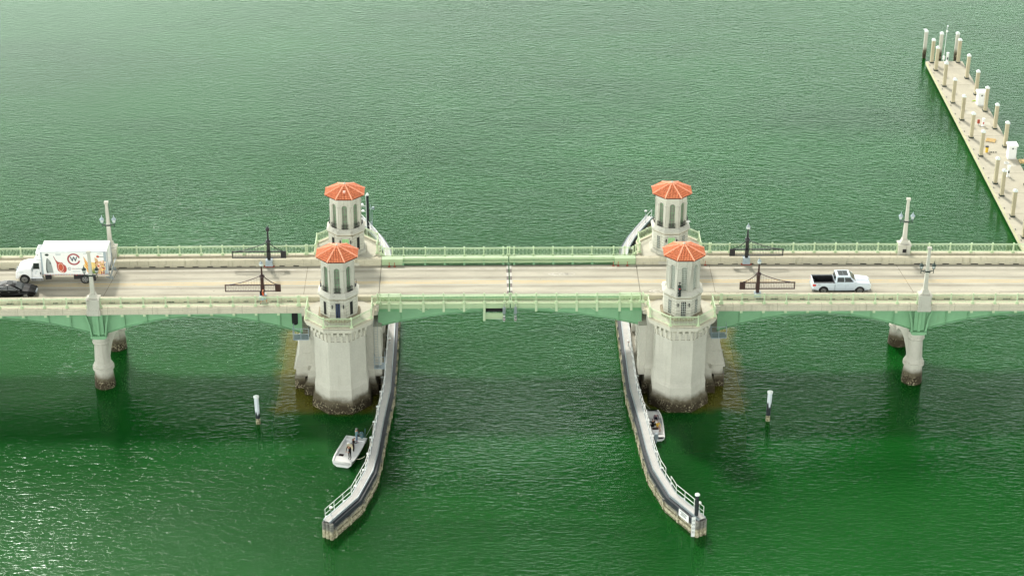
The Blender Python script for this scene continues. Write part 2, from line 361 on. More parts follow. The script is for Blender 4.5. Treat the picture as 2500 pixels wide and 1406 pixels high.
# ------------------------------------------------------------------ water
def water():
    m = bpy.data.materials.new('green_water'); m.use_nodes = True; nt = m.node_tree; nt.nodes.clear()
    g = N(nt, 'ShaderNodeNewGeometry')
    def wv(scale, ms, rz, det=3, rough=.5, dist=0):
        mp = N(nt, 'ShaderNodeMapping'); mp.inputs['Scale'].default_value = ms; mp.inputs['Rotation'].default_value = (0, 0, R_(rz))
        no = N(nt, 'ShaderNodeTexNoise'); no.inputs['Scale'].default_value = scale; no.inputs['Detail'].default_value = det; no.inputs['Roughness'].default_value = rough; no.inputs['Distortion'].default_value = dist
        nt.links.new(g.outputs['Position'], mp.inputs[0]); nt.links.new(mp.outputs[0], no.inputs[0]); return no.outputs[0]
    def mad(a, k, c):
        n = N(nt, 'ShaderNodeMath', operation='MULTIPLY_ADD'); nt.links.new(a, n.inputs[0])
        if isinstance(k, (int, float)): n.inputs[1].default_value = k
        else: nt.links.new(k, n.inputs[1])
        if isinstance(c, (int, float)): n.inputs[2].default_value = c
        else: nt.links.new(c, n.inputs[2])
        return n.outputs[0]
    patch = ramp(nt, wv(.022, (1, 1.6, 1), 20, 3, .5, .4), .32, (.45, .45, .45, 1), .66, W1)
    h0 = mad(wv(.30, (.7, 1.5, 1), 10, 2, .5, .2), WAVE[0], 0.)
    # two wind-ripple trains crossing, each stronger in its own patches
    sel = ramp(nt, wv(.016, (1.6, 1, 1), 0, 2, .5, .2), .40, W0, .60, W1)
    hA = wv(2.9, (.34, 1.0, 1), -40, 2, .6, .35); hB = wv(2.9, (.34, 1.0, 1), 32, 2, .6, .35)
    mf = N(nt, 'ShaderNodeMix', data_type='FLOAT'); nt.links.new(sel, mf.inputs[0]); nt.links.new(hA, mf.inputs[2]); nt.links.new(hB, mf.inputs[3])
    h = mad(mf.outputs[0], WAVE[1], h0)
    h = mad(wv(1.5, (.6, 1.2, 1), 0, 2, .6, .3), WAVE[2], h)
    # calmer water towards the left of the channel, livelier to the right
    sxx = N(nt, 'ShaderNodeSeparateXYZ'); nt.links.new(g.outputs['Position'], sxx.inputs[0])
    mrx = N(nt, 'ShaderNodeMapRange'); nt.links.new(mad(wv(.02, (1, 1, 1), 0, 2), 50., sxx.outputs[0]), mrx.inputs[0])
    mrx.inputs[1].default_value = -30; mrx.inputs[2].default_value = 30; mrx.inputs[3].default_value = .30; mrx.inputs[4].default_value = 1
    pm = N(nt, 'ShaderNodeMath', operation='MULTIPLY'); nt.links.new(patch, pm.inputs[0]); nt.links.new(mrx.outputs[0], pm.inputs[1])
    bp = N(nt, 'ShaderNodeBump'); bp.inputs['Distance'].default_value = 1.0; nt.links.new(h, bp.inputs['Height']); nt.links.new(pm.outputs[0], bp.inputs['Strength'])
    body = ramp(nt, wv(.035, (.6, 1.8, 1), -14, 4, .65, .8), .32, WCOL[0], .7, WCOL[1])
    # the wide pier footings lie just under the surface: shallow olive water over them
    sp = N(nt, 'ShaderNodeSeparateXYZ'); nt.links.new(g.outputs['Position'], sp.inputs[0])
    wob = mad(wv(.4, (1, 1, 1), 0, 4, .65), 2.6, -1.3)
    def absd(sock, c, hw):
        a1 = N(nt, 'ShaderNodeMath', operation='ABSOLUTE'); nt.links.new(sock, a1.inputs[0])
        a2 = N(nt, 'ShaderNodeMath', operation='SUBTRACT'); nt.links.new(a1.outputs[0], a2.inputs[0]); a2.inputs[1].default_value = c
        a3 = N(nt, 'ShaderNodeMath', operation='ABSOLUTE'); nt.links.new(a2.outputs[0], a3.inputs[0])
        a4 = N(nt, 'ShaderNodeMath', operation='ADD'); nt.links.new(a3.outputs[0], a4.inputs[0]); nt.links.new(wob, a4.inputs[1])
        mr = N(nt, 'ShaderNodeMapRange'); nt.links.new(a4.outputs[0], mr.inputs[0]); mr.inputs[1].default_value = hw-.7; mr.inputs[2].default_value = hw+.7; mr.inputs[3].default_value = 1; mr.inputs[4].default_value = 0
        return mr.outputs[0]
    sh = N(nt, 'ShaderNodeMath', operation='MULTIPLY'); nt.links.new(absd(sp.outputs[0], 18.4, 5.5), sh.inputs[0]); nt.links.new(absd(sp.outputs[1], 0, 9.7), sh.inputs[1])
    sh2 = N(nt, 'ShaderNodeMath', operation='MULTIPLY'); nt.links.new(sh.outputs[0], sh2.inputs[0]); sh2.inputs[1].default_value = .85
    body = mixc(nt, sh2.outputs[0], body, (.20, .17, .026, 1))
    df = N(nt, 'ShaderNodeBsdfDiffuse'); nt.links.new(body, df.inputs[0]); nt.links.new(bp.outputs[0], df.inputs[2])
    tr = N(nt, 'ShaderNodeBsdfTransparent'); tr.inputs[0].default_value = (.50, .68, .34, 1)
    m1 = N(nt, 'ShaderNodeMixShader'); m1.inputs[0].default_value = .42; nt.links.new(df.outputs[0], m1.inputs[1]); nt.links.new(tr.outputs[0], m1.inputs[2])
    gA = N(nt, 'ShaderNodeBsdfGlossy'); gA.inputs['Roughness'].default_value = .13; gA.inputs[0].default_value = (.44, .485, .475, 1); nt.links.new(bp.outputs[0], gA.inputs['Normal'])
    bp2 = N(nt, 'ShaderNodeBump'); bp2.inputs['Distance'].default_value = 1.0; nt.links.new(mrx.outputs[0], bp2.inputs['Strength']); nt.links.new(mad(wv(4.2, (.8, 1.2, 1), 8, 3, .75, .3), WAVE[4], h), bp2.inputs['Height'])
    gB = N(nt, 'ShaderNodeBsdfGlossy'); gB.inputs['Roughness'].default_value = .08; gB.inputs[0].default_value = (.44, .485, .475, 1); nt.links.new(bp2.outputs[0], gB.inputs['Normal'])
    gl = N(nt, 'ShaderNodeMixShader'); gl.inputs[0].default_value = .2; nt.links.new(gA.outputs[0], gl.inputs[1]); nt.links.new(gB.outputs[0], gl.inputs[2])
    fr = N(nt, 'ShaderNodeFresnel'); fr.inputs[0].default_value = 1.33; nt.links.new(bp.outputs[0], fr.inputs['Normal'])
    m2 = N(nt, 'ShaderNodeMixShader'); nt.links.new(fr.outputs[0], m2.inputs[0]); nt.links.new(m1.outputs[0], m2.inputs[1]); nt.links.new(gl.outputs[0], m2.inputs[2])
    o = N(nt, 'ShaderNodeOutputMaterial'); nt.links.new(m2.outputs[0], o.inputs[0])
    M['water'] = m
    M['bed'] = plain('seabed_silt', (.004, .05, .010, 1), .9)
    M['footing'] = plain('submerged_footing', lin((150, 128, 52)), .9, 0, .3, .6)
    mb = MB(); mb.add([(-1500, -400, 0), (1500, -400, 0), (1500, 2500, 0), (-1500, 2500, 0)], [(0, 1, 2, 3)])
    struct(mb.build('water', 'water'))
    mb = MB(); mb.add([(-1500, -400, -5), (1500, -400, -5), (1500, 2500, -5), (-1500, 2500, -5)], [(0, 1, 2, 3)])
    struct(mb.build('seabed', 'bed'))
WAVE = (.04, .11, .055, .010, .035)
WCOL = ((.003, .088, .009, 1), (.012, .150, .020, 1))
water()

PX, PY = 17.03, 7.05      # pier / tower centre
# ------------------------------------------------------------------ road and deck
LAMPX = 41.6
for sx in (-1, 1):
    side = 'left' if sx < 0 else 'right'
    mb = MB(sx).bend(); mb.run([(-3.7, 9.5), (3.7, 9.5), (3.7, 9.65), (-3.7, 9.65)], 13.32, 66)
    struct(mb.build('road', 'road'))
    # painted lines
    mb = MB(sx).bend()
    for y in (.09, -.27): mb.run([(y, 9.654), (y+.13, 9.654), (y+.13, 9.657), (y, 9.657)], 13.4, 66, m=0)
    struct(mb.build('centre_line_marking', 'yellow_line'))
    for y in (2.86, -2.98):
        mb = MB(sx).bend(); mb.run([(y, 9.654), (y+.12, 9.654), (y+.12, 9.657), (y, 9.657)], 13.4, 66); struct(mb.build('edge_line_marking', 'white_line'))
    mb = MB(sx).bend()
    for jx, sk in ((20.9, .0), (41.3, .9), (63, 0)): mb.add([(jx, -3.66, 9.655), (jx+.05, -3.66, 9.655), (jx+.05+sk*-.9, 3.66, 9.655), (jx-.9*sk, 3.66, 9.655)], [(0, 1, 2, 3)])
    struct(mb.build('deck_joint_marking', 'seam'))

def span(sx):
    """steel girder approach spans on one side, from the bascule pier outwards"""
    s = 'left' if sx < 0 else 'right'
    for k, (a, b, cx, h) in enumerate(((21.05, 41.62, 31.2, 10.2), (41.62, 66, 52.6, 10.9))):
        t = thing('approach_span', ((a+b)/2*sx, 0, 9.5), ('green arched girder span between the lamp post pier and the towers, %s side' % s) if k == 0 else
                  ('outermost green girder span running out of frame past the %s lamp pier' % s), 'bridge span', 'arched girder spans')
        mb = MB(sx).bend(); mb.run([(-5.95, 9.52), (5.95, 9.52), (5.95, 9.64), (-5.95, 9.64)], a, b) ; 
        # soffit slab sits 1 cm under the road sheet
        mb.v = [(x, y, z-.15 if abs(y) < 99 else z) for x, y, z in mb.v]
        mb.build('deck_slab', 'conc_plain', t)
        for sy in (-1, 1):
            mb = MB(sx, sy).bend(); mb.run([(4.3, 9.5), (5.93, 9.5), (5.93, 9.9), (4.3, 9.9)], a, b); mb.build('walkway', 'walk', t)
            mb = MB(sx, sy).bend(); mb.run([(5.38, 9.902), (5.9, 9.902), (5.96, 10.0), (5.93, 10.06), (5.42, 10.06), (5.38, 10.02)], a, b)
            mb.build('rail_kerb', 'conc', t)
            mb = MB(sx, sy).bend(); mb.run([(5.935, 9.42), (6.0, 9.42), (6.0, 9.64), (5.97, 9.68), (5.97, 9.9), (6.02, 9.93), (6.02, 10.0), (5.97, 10.04), (5.965, 10.0), (5.935, 9.9)], a, b)
            mb.build('fascia', 'conc', t)
            zb = lambda x: max(6.3, 8.32-2.05*((x-cx)/h)**2)
            n = 36; xs = [a+(b-a)*i/n for i in range(n+1)]
            mb = MB(sx, sy).bend(); pts = [(x, zb(x)) for x in xs]+[(x, 9.36) for x in reversed(xs)]
            vs = []; 
            for i in range(n):
                x0, x1 = xs[i], xs[i+1]
                mb.hexa(((x0,4.33,zb(x0)),(x1,4.33,zb(x1)),(x1,4.37,zb(x1)),(x0,4.37,zb(x0))), ((x0,4.33,9.36),(x1,4.33,9.36),(x1,4.37,9.36),(x0,4.37,9.36)))
                mb.hexa(((x0,4.15,zb(x0)-.05),(x1,4.15,zb(x1)-.05),(x1,4.55,zb(x1)-.05),(x0,4.55,zb(x0)-.05)), ((x0,4.15,zb(x0)),(x1,4.15,zb(x1)),(x1,4.55,zb(x1)),(x0,4.55,zb(x0))))
            mb.box(a, b, 4.372, 4.5, 9.26, 9.355)
            g = mb.build('girder', 'green', t)
            j = 0
            x = 23.25 if k == 0 else 44.3
            while x < b-.6:
                mb = MB(sx, sy).bend(); mb.box(x-.02, x+.02, 4.38, 4.53, zb(x)+.01, 9.25); mb.build('stiffener', 'green', g)
                mb = MB(sx, sy).bend()
                mb.prism([(4.56, 9.345), (5.6, 9.345), (5.6, 9.02), (5.45, 9.02), (4.56, 8.75)], lambda p, q, u: (u, p, q), x-.03, x+.03)
                mb.box(x-.13, x+.13, 5.602, 5.66, 8.98, 9.345)
                mb.build('bracket', 'green_lt', t)
                x += 2.235
        mb = MB(sx).bend()
        for x in [a+1.5+i*4.47 for i in range(int((b-a)/4.47))]: mb.box(x-.1, x+.1, -4.3, 4.3, 8.5, 9.3)
        mb.build('floor_beam', 'green_dk', t)
        for sy in (-1, 1):
            mb = MB(sx, sy).bend(); mb.run([(3.7, 9.652), (4.45, 9.652), (4.4, 10.3), (4.34, 10.35), (3.86, 10.35), (3.8, 10.3), (3.78, 9.95), (3.7, 9.85)], a, b)
            br = mb.build('concrete_barrier', 'conc_deckside', t)
            mb = MB(sx, sy).bend()
            x = a+.8
            while x < b-1.6:
                L_ = random.uniform(.5, .8); h_ = random.uniform(.05, .1); mb.box(x, x+L_, 3.692, 3.72, 9.66, 9.67+h_); mb.box(x, x+L_, 4.43, 4.458, 9.902, 9.91+h_); x += 1.49
            mb.build('drain_slots', 'void', br)
span(-1); span(1)

# lamp piers
def lamp_pier(sx):
    s = 'left' if sx < 0 else 'right'
    t = thing('bridge_pier', (LAMPX*sx, 0, 0), 'twin column concrete pier with barnacled feet standing in the water on the %s' % s, 'pier', 'round column piers')
    for sy in (-1, 1):
        mb = MB(sx, sy)
        mb.lathe(LAMPX, 3.95, [(-5, 1.1), (0, 1.06), (1.0, 1.0), (2.02, .90), (2.06, 1.08), (2.36, 1.08), (2.4, .98), (2.55, .98), (2.85, .82), (5.0, .70), (5.05, .82), (5.2, .88), (5.35, .82), (5.5, .86), (5.85, .80)], 28)
        c = mb.build('column', 'pier', t, smooth=False)
        mb = MB(sx, sy); mb.box(LAMPX-.62, LAMPX+.62, 3.6, 4.9, 5.86, 5.98); mb.box(LAMPX-.78, LAMPX+.78, 4.0, 4.95, 6.0, 6.22)
        mb.box(LAMPX-.55, LAMPX+.55, 4.575, 4.64, 6.3, 9.3); mb.box(LAMPX-.12, LAMPX+.12, 4.645, 4.8, 6.25, 9.3)
        for e in (-1, 1):
            mb.prism([(e*.62, 6.25), (e*.78, 6.25), (e*.95, 7.6), (e*1.25, 8.8), (e*1.5, 9.3), (e*1.34, 9.3), (e*1.08, 8.7), (e*.78, 7.6)], lambda p, q, u: (LAMPX+p, u, q), 4.56, 4.86)
        mb.build('bearing_post', 'green', t)
    arch = [(-3.3, 5.9), (3.3, 5.9), (3.3, 1.4)]+[(3.05*math.cos(math.pi*i/14), 1.4+1.9*math.sin(math.pi*i/14)) for i in range(15)]+[(-3.3, 1.4)]
    mb = MB(sx); mb.px(arch, LAMPX-.5, LAMPX+.5); mb.build('web_wall', 'pier', t)
lamp_pier(-1); lamp_pier(1)
gl_ = [o for o in bpy.data.objects if o.name.startswith('approach_span') and o.location.x < 0 and o.location.x > -40][0]
mb = MB(-1, -1); q = [(21.75+.32*math.cos(a*math.pi/8), (8.35 if a < 9 else 7.45)+.32*math.sin(a*math.pi/8)) for a in range(17)]
mb.prism(q, lambda p, q_, u: (p, u, q_), 4.372, 4.39); mb.build('access_opening', 'void', gl_)
mb = MB(-1, -1); q2 = [(21.75+.39*math.cos(a*math.pi/8), (8.35 if a < 9 else 7.45)+.39*math.sin(a*math.pi/8)) for a in range(17)]
mb.prism(q2, lambda p, q_, u: (p, u, q_), 4.371, 4.38); mb.build('opening_rim', 'green_dk', gl_)

# ------------------------------------------------------------------ railings
H = 1.06
mb = MB(); mb.box(-.16, .16, -.13, .13, 0, .1); mb.box(-.1, .1, -.09, .09, .1, .24); mb.box(-.055, .055, -.055, .055, .24, .98); mb.box(-.08, .08, -.08, .08, .98, 1.03); mb.ball((0, 0, 1.08), .1, n=8, k=4)
POST = mb.build('post', 'green_lt'); 
def panel_mesh(L, zig=True, hollow=False):
    mb = MB(); mb.tube((0, 0, 1.0), (L, 0, 1.0), .05, 6); mb.box(0, L, -.03, .03, .13, .18)
    mb.box(0, L, -.012, .012, .87, .895)
    n = max(2, int(round(L/.15))); st = L/n
    for i in range(1, n):
        x = i*st; k = i % 3
        mb.box(x-.011, x+.011, -.011, .011, .18, .87)
        if k == 0 and i+1 < n:
            for z in (.27, .76): mb.box(x, x+st, -.012, .012, z, z+.03)
    o = mb.build('rail_panel', 'green_lt'); return o
PANELS = {}
def railing(name, pts, zs, label, cat, group):
    """pts: post positions (x,y) in order; zs: base height per post"""
    cx = sum(p[0] for p in pts)/len(pts); cy = sum(p[1] for p in pts)/len(pts)
    t = thing(name, (cx, cy, 0), label, cat, group)
    for (x, y), z in zip(pts, zs): inst(POST, t, (x-cx, y-cy, z))
    for i in range(len(pts)-1):
        a, b = Vector((*pts[i], zs[i])), Vector((*pts[i+1], zs[i+1])); d = b-a; L = round(math.hypot(d.x, d.y), 2)
        if L not in PANELS: PANELS[L] = panel_mesh(L)
        inst(PANELS[L], t, (a.x-cx, a.y-cy, a.z), (0, -math.atan2(d.z, L), math.atan2(d.y, d.x)))
    return t
SD = {-1: 'left', 1: 'right'}
for sx in (-1, 1):
    for sy in (-1, 1):
        fr = 'front' if sy < 0 else 'rear'
        xs = [21.25, 23.25]+[23.25+2.235*i for i in range(1, 8)]+[40.93]
        railing('railing', [(x*sx, 5.65*sy) for x in xs], [10.06+cam_z(x) for x in xs], 'pale green picket railing on %s walkway between %s lamp post and tower' % (fr, SD[sx]), 'railing', 'bridge railings')
        xs = [42.27]+[44.3+2.235*i for i in range(0, 9)]
        railing('railing', [(x*sx, 5.65*sy) for x in xs], [10.06+cam_z(x) for x in xs], 'pale green %s walkway railing running out of frame beyond the %s lamp post' % (fr, SD[sx]), 'railing', 'bridge railings')
        xs = [.1, .57, 2.6, 4.64, 6.68, 8.72, 11.0, 12.17, 13.05]
        railing('railing', [(x*sx, 5.15*sy) for x in xs], [9.94+cam_z(x) for x in xs], 'green railing along the %s edge of the %s drawbridge leaf' % (fr, SD[sx]), 'railing', 'drawbridge railings')
        P = [(21.1, 5.65), (20.25, 5.75), (20.25, 8.35), (18.4, 10.22), (15.66, 10.22), (13.81, 8.35), (13.81, 5.75), (13.3, 5.3)]
        railing('railing', [(x*sx, y*sy) for x, y in P], [10.05]*8, 'green railing bent round the octagonal balcony of the %s %s tower' % (fr, SD[sx]), 'railing', 'tower balcony railings')

# ------------------------------------------------------------------ bascule leaves
def leaf(sx):
    t = thing('drawbridge_leaf', (6.6*sx, 0, 9.5), '%s half of the green drawbridge span, %s' % (SD[sx], 'with pale panel hanging below its tip' if sx < 0 else 'painted with a bicycle symbol'), 'drawbridge', 'drawbridge halves')
    E0 = .06
    mb = MB(sx).bend(); mb.run([(-3.72, 9.4), (3.72, 9.4), (3.72, 9.65), (-3.72, 9.65)], E0, 13.26); rd = mb.build('roadway', 'road', t)
    mb = MB(sx).bend()
    for y in (.09, -.27): mb.run([(y, 9.654), (y+.13, 9.654), (y+.13, 9.657), (y, 9.657)], .36, 13.25)
    mb.build('centre_line', 'yellow_line', rd)
    for y in (2.86,): mb = MB(sx).bend(); mb.run([(y, 9.654), (y+.12, 9.654), (y+.12, 9.657), (y, 9.657)], .36, 13.25); mb.build('edge_line', 'white_line', rd)
    mb = MB(sx).bend()
    for i in range(9):
        y = -3.6+i*.8; mb.box(E0, .27, y, y+.78, 9.652, 9.665, i % 2)
    mb.build('joint_plate', ['worn_white', 'joint_grey'], t)
    # steel sides
    for sy in (-1, 1):
        mb = MB(sx, sy).bend(); mb.run([(4.42, 9.62), (5.25, 9.62), (5.25, 9.86), (4.42, 9.86)], E0, 13.2); mb.build('walkway', 'walk', t)
        mb = MB(sx, sy).bend(); mb.run([(5.252, 9.45), (5.32, 9.45), (5.32, 9.93), (5.05, 9.95), (5.05, 9.87), (5.252, 9.87)], E0, 13.2); mb.build('edge_channel', 'green_mid', t)
        mb = MB(sx, sy).bend(); mb.run([(4.0, 10.1), (4.4, 10.1), (4.4, 10.34), (4.0, 10.34)], E0, 13.2); 
        mb.run([(3.78, 9.93), (4.02, 9.93), (4.02, 10.08), (3.78, 10.08)], E0, 11.0)
        mb.box(4.1-.0, 4.1, 4, 4, 9.6, 9.6) if False else None
        mb.run([(4.15, 9.66), (4.25, 9.66), (4.25, 10.1), (4.15, 10.1)], E0, 13.2)
        gd = mb.build('guard_beam', 'green_mid', t)
        mb = MB(sx, sy).bend(); mb.run([(4.402, 10.15), (4.43, 10.15), (4.43, 10.29), (4.402, 10.29)], E0, 13.2); mb.build('guard_channel', 'green', gd)
        mb = MB(sx, sy).bend(); mb.box(11.05, 13.24, 3.74, 4.46, 9.68, 10.36); ep = mb.build('guard_end_box', 'green_mid', t)
        mb = MB(sx, sy).bend()
        for x in (11.5, 12.05, 12.6, 13.0): mb.lathe(x, 0, [(0, .05), (.01, .05)], 8)
        mb.v = [(x, 4.461+z, 10.0+y) for x, y, z in mb.v]; mb.build('bolt_hole', 'void', ep)
        for x in (.57, 2.6, 4.64, 6.68, 8.72, 11.0, 12.17):
            mb = MB(sx, sy).bend(); mb.box(x-.12, x+.12, 5.33, 5.42, 9.1 if x < 12 else 9.2, 9.98); mb.box(x-.05, x+.05, 4.56, 5.33, 9.15, 9.42); mb.build('hanger', 'green_lt', t)
            if x < 11.1:
                mb = MB(sx, sy).bend(); mb.box(x-.1, x+.1, 3.72, 3.98, 9.66, 9.92); mb.box(x-.09, x+.09, 3.83, 3.99, 9.92, 10.12, 0); mb.build('guard_post', 'green', gd)
        zb = lambda x: 8.80-1.76*(x/13.2)**2
        n = 22; xs = [.25+(13.35-.25)*i/n for i in range(n+1)]
        mb = MB(sx, sy).bend()
        for i in range(n):
            x0, x1 = xs[i], xs[i+1]
            mb.hexa(((x0,4.33,zb(x0)),(x1,4.33,zb(x1)),(x1,4.37,zb(x1)),(x0,4.37,zb(x0))), ((x0,4.33,9.4),(x1,4.33,9.4),(x1,4.37,9.4),(x0,4.37,9.4)))
            mb.hexa(((x0,4.18,zb(x0)-.05),(x1,4.18,zb(x1)-.05),(x1,4.5,zb(x1)-.05),(x0,4.5,zb(x0)-.05)), ((x0,4.18,zb(x0)),(x1,4.18,zb(x1)),(x1,4.5,zb(x1)),(x0,4.5,zb(x0))))
        mb.box(.25, 13.2, 4.372, 4.5, 9.36, 9.45); g = mb.build('girder', 'green', t)
        for x in (2.6, 4.64, 6.68, 8.72, 11.0):
            mb = MB(sx, sy).bend(); mb.box(x-.02, x+.02, 4.38, 4.48, zb(x)+.01, 9.35); mb.build('stiffener', 'green_dk', g)
        mb = MB(sx, sy).bend(); mb.box(11.05, 13.2, 4.38, 4.43, 8.62, 9.34); mb.build('doubler_plate', 'green_dk', g)
        for x in (4.64, 8.72):
            mb = MB(sx, sy).bend(); mb.tube((x-.18, 4.95, 9.05), (x-1.2, 4.6, 9.38), .03, 5); mb.tube((x+.18, 4.95, 9.05), (x+1.2, 4.6, 9.38), .03, 5); mb.build('sway_brace', 'green_lt', g)
    mb = MB(sx).bend()
    for x in (.6, 2.6, 4.64, 6.68, 8.72, 11.0): mb.box(x-.08, x+.08, -4.3, 4.3, 8.95, 9.38)
    for y in (-3, -1, 1, 3): mb.box(.3, 13.1, y-.06, y+.06, 9.15, 9.38)
    mb.build('floor_beam', 'green_dk', t)
    if sx < 0:
        mb = MB(sx, -1).bend(); mb.box(.7, 2.55, 5.34, 5.39, 8.25, 8.95); hp = mb.build('hanging_panel', 'green_mid', t)
        mb = MB(sx, -1).bend(); mb.box(.7, 2.55, 5.0, 5.04, 8.9, 9.4); mb.build('panel_opening', 'void', hp)
        mb = MB(sx, -1).bend(); mb.box(2.5, 2.72, 5.44, 5.5, 8.1, 9.6); mb.build('panel_post', 'green_lt', hp)
    mb = MB(sx).bend(); mb.box(.08, .3, -4.3, 4.3, 8.85, 9.38); mb.build('tip_beam', 'black', t)
leaf(-1); leaf(1)
# bicycle-lane symbol painted on the right leaf
def sharrow(x0, y0, lab=None, z=9.66):
    mb = MB()
    def st(a, b, w=.09):
        a, b = Vector(a), Vector(b); d = (b-a).normalized(); n = Vector((-d.y, d.x))*w/2
        mb.add([(x0+p.x, y0+p.y, z+cam_z(x0)) for p in (a-n, b-n, b+n, a+n)], [(0, 1, 2, 3)])
    for k in (0, .38): st((k, 0), (k+.75, .36)); st((k, 0), (k+.75, -.36))
    for c, in ((1.5,), (2.35,)):
        q = [(c+.38*math.cos(a*math.pi/6), .27*math.sin(a*math.pi/6)) for a in range(13)]
        for a, b in zip(q, q[1:]): st(a, b, .07)
    st((1.5, 0), (1.85, .2)); st((1.85, .2), (2.35, 0)); st((1.85, .2), (2.05, -.18)); st((2.05, -.18), (1.5, 0)); st((1.2, .0), (1.45, .12))
    return struct(mb.build('bicycle_marking', 'white_line'))
sharrow(4.03, 1.62); sharrow(14.2, -2.2)

# ------------------------------------------------------------------ bascule piers
def bascule_pier(sx):
    t = thing('bascule_pier', (PX*sx, 0, 0), 'massive octagonal-ended concrete pier carrying the %s pair of towers' % SD[sx], 'pier', 'drawbridge tower piers')
    mb = MB(sx)
    # rectangular substructure: shafts with stepped feet
    def taper(x0, x1, y, z0, z1, e=0): 
        mb.hexa(((x0-e, -y-e, z0), (x1+e, -y-e, z0), (x1+e, y+e, z0), (x0-e, y+e, z0)), ((x0, -y, z1), (x1, -y, z1), (x1, y, z1), (x0, y, z1)))
    mb.box(13.45, 20.95, -6.25, 6.25, -5, 1.0); taper(13.75, 20.6, 5.75, 1.0, 1.5, .25); mb.box(13.75, 20.6, -5.7, 5.7, 1.5, 2.6)
    taper(13.85, 20.15, 5.5, 2.6, 3.0, .2); mb.box(13.85, 20.15, -5.5, 5.5, 3.0, 9.38)
    mb.build('wall_block', 'pier', t)
    mb = MB(sx)
    mb.box(20.96, 22.0, -4.9, 4.9, -5, 1.35); mb.box(20.62, 21.85, -4.75, 4.75, 1.35, 2.3); mb.box(20.62, 22.05, -4.9, 4.9, 2.3, 2.45)
    mb.hexa(((20.2, -4.8, 2.45), (22.0, -4.8, 2.45), (22.0, 4.8, 2.45), (20.2, 4.8, 2.45)), ((20.2, -4.8, 4.1), (21.45, -4.8, 4.1), (21.45, 4.8, 4.1), (20.2, 4.8, 4.1)))
    mb.box(20.2, 21.4, -4.75, 4.75, 4.1, 6.0)
    mb.build('bearing_ledge', 'pier', t)
    mb = MB(sx)   # channel side: corbelled trunnion brackets and openings
    mb.box(12.98, 13.44, -4.6, 4.6, -5, 1.6); mb.box(13.1, 13.84, -5.2, -3.6, 1.6, 7.0); mb.box(13.1, 13.84, 3.6, 5.2, 1.6, 7.0); mb.box(13.2, 13.84, -.5, .5, 1.6, 8)
    mb.box(13.0, 13.84, -5.25, 5.25, 7.0, 7.35)
    for y in (-1.6, 1.6): mb.prism([(y-1.0, 6.99), (y+1.0, 6.99), (y+.7, 3.4), (y-.7, 3.4)], lambda p, q, u: (u, p, q), 13.3, 13.84)
    mb.build('trunnion_bracket', 'pier', t)
    mb = MB(sx); mb.box(13.83, 13.847, -3.5, -.6, 3.6, 6.6); mb.box(13.83, 13.847, .6, 3.5, 3.6, 6.6); mb.build('machinery_opening', 'void', t)
    for sy in (-1, 1):
        mb = MB(sx, sy)
        mb.octo(PX, PY, [(-5, 3.0), (.55, 2.98), (1.05, 2.9), (1.3, 2.66), (2.62, 2.66), (2.72, 2.62), (3.12, 2.54), (8.03, 2.54), (8.03, 2.66), (8.12, 2.66), (8.12, 2.54), (9.0, 2.54)])
        mb.build('octagonal_shaft', 'pier', t)
        mb = MB(sx, sy)
        mb.octo(PX, PY, [(9.0, 2.56), (9.22, 2.7), (9.38, 2.8), (9.42, 3.22), (9.62, 3.22), (9.66, 3.36), (9.92, 3.36), (9.97, 3.32), (9.97, 3.0)])
        mb.build('cornice', 'conc_plain', t)
        mb = MB(sx, sy); mb.octo(PX, PY, [(9.1, 2.3), (9.901, 3.0)]); mb.box(13.4, 20.6, 4.3, 6.5, 9.4, 9.9); mb.box(13.26, 21.04, 4.3, 5.93, 9.5, 9.898); mb.build('platform_floor', 'walk', t)
        mb = MB(sx, sy)     # parapet kerb following the railing
        P = [(21.04, 5.66), (20.3, 5.66), (20.3, 8.38), (18.38, 10.24), (15.68, 10.24), (13.76, 8.38), (13.76, 5.66), (13.26, 5.3)]
        mb.sweep(P, [(.17, 9.88), (.17, 10.05), (-.17, 10.05), (-.17, 9.88)]); mb.build('parapet_kerb', 'conc', t)
        mb = MB(sx, sy); mb.box(20.3, 21.04, 5.7, 6.05, 9.42, 10.0); mb.box(20.5, 20.9, 5.75, 6.15, 9.15, 9.42); mb.box(20.16, 20.6, 4.4, 6.2, 9.2, 9.41); mb.build('shoulder_corbel', 'conc_plain', t); mb = MB(sx, sy); mb.box(13.2, 13.75, 5.0, 5.85, 9.42, 10.0); mb.box(13.3, 13.75, 5.1, 5.95, 9.1, 9.42)
        mb.box(13.4, 13.84, 4.4, 6.2, 9.2, 9.41)
        mb.build('shoulder_corbel', 'conc_plain', t)
        for k in range(8):   # dentils and blind arcade, one mesh per face
            a = math.pi/2+k*math.pi/4
            nx, ny = math.cos(a), math.sin(a); tx, ty = -ny, nx
            if ny < -.5: continue
            mb = MB(sx, sy)
            def fb(u0, u1, w0, w1, z0, z1):
                q = [(PX+nx*w+tx*u, PY+ny*w+ty*u) for u, w in ((u0, w0), (u1, w0), (u1, w1), (u0, w1))]
                mb.hexa([(x, y, z0) for x, y in q], [(x, y, z1) for x, y in q])
            for u in (-.58, 0, .58): fb(u-.12, u+.12, 2.56, 3.2, 9.02, 9.41)
            for u in (-.86, -.3, .3, .86): fb(u-.10, u+.10, 2.53, 2.66, 8.12, 9.0)
            for u in (-.58, 0, .58): fb(u-.21, u+.21, 2.53, 2.64, 8.88, 9.0)
            mb.build('dentil_course', 'conc_plain', t)
        mb = MB(sx, sy); mb.run([(3.7, 9.652), (4.45, 9.652), (4.4, 10.3), (4.34, 10.35), (3.86, 10.35), (3.8, 10.3), (3.78, 9.95), (3.7, 9.85)], 13.28, 21.04)
        mb.build('concrete_barrier', 'conc_deckside', t)
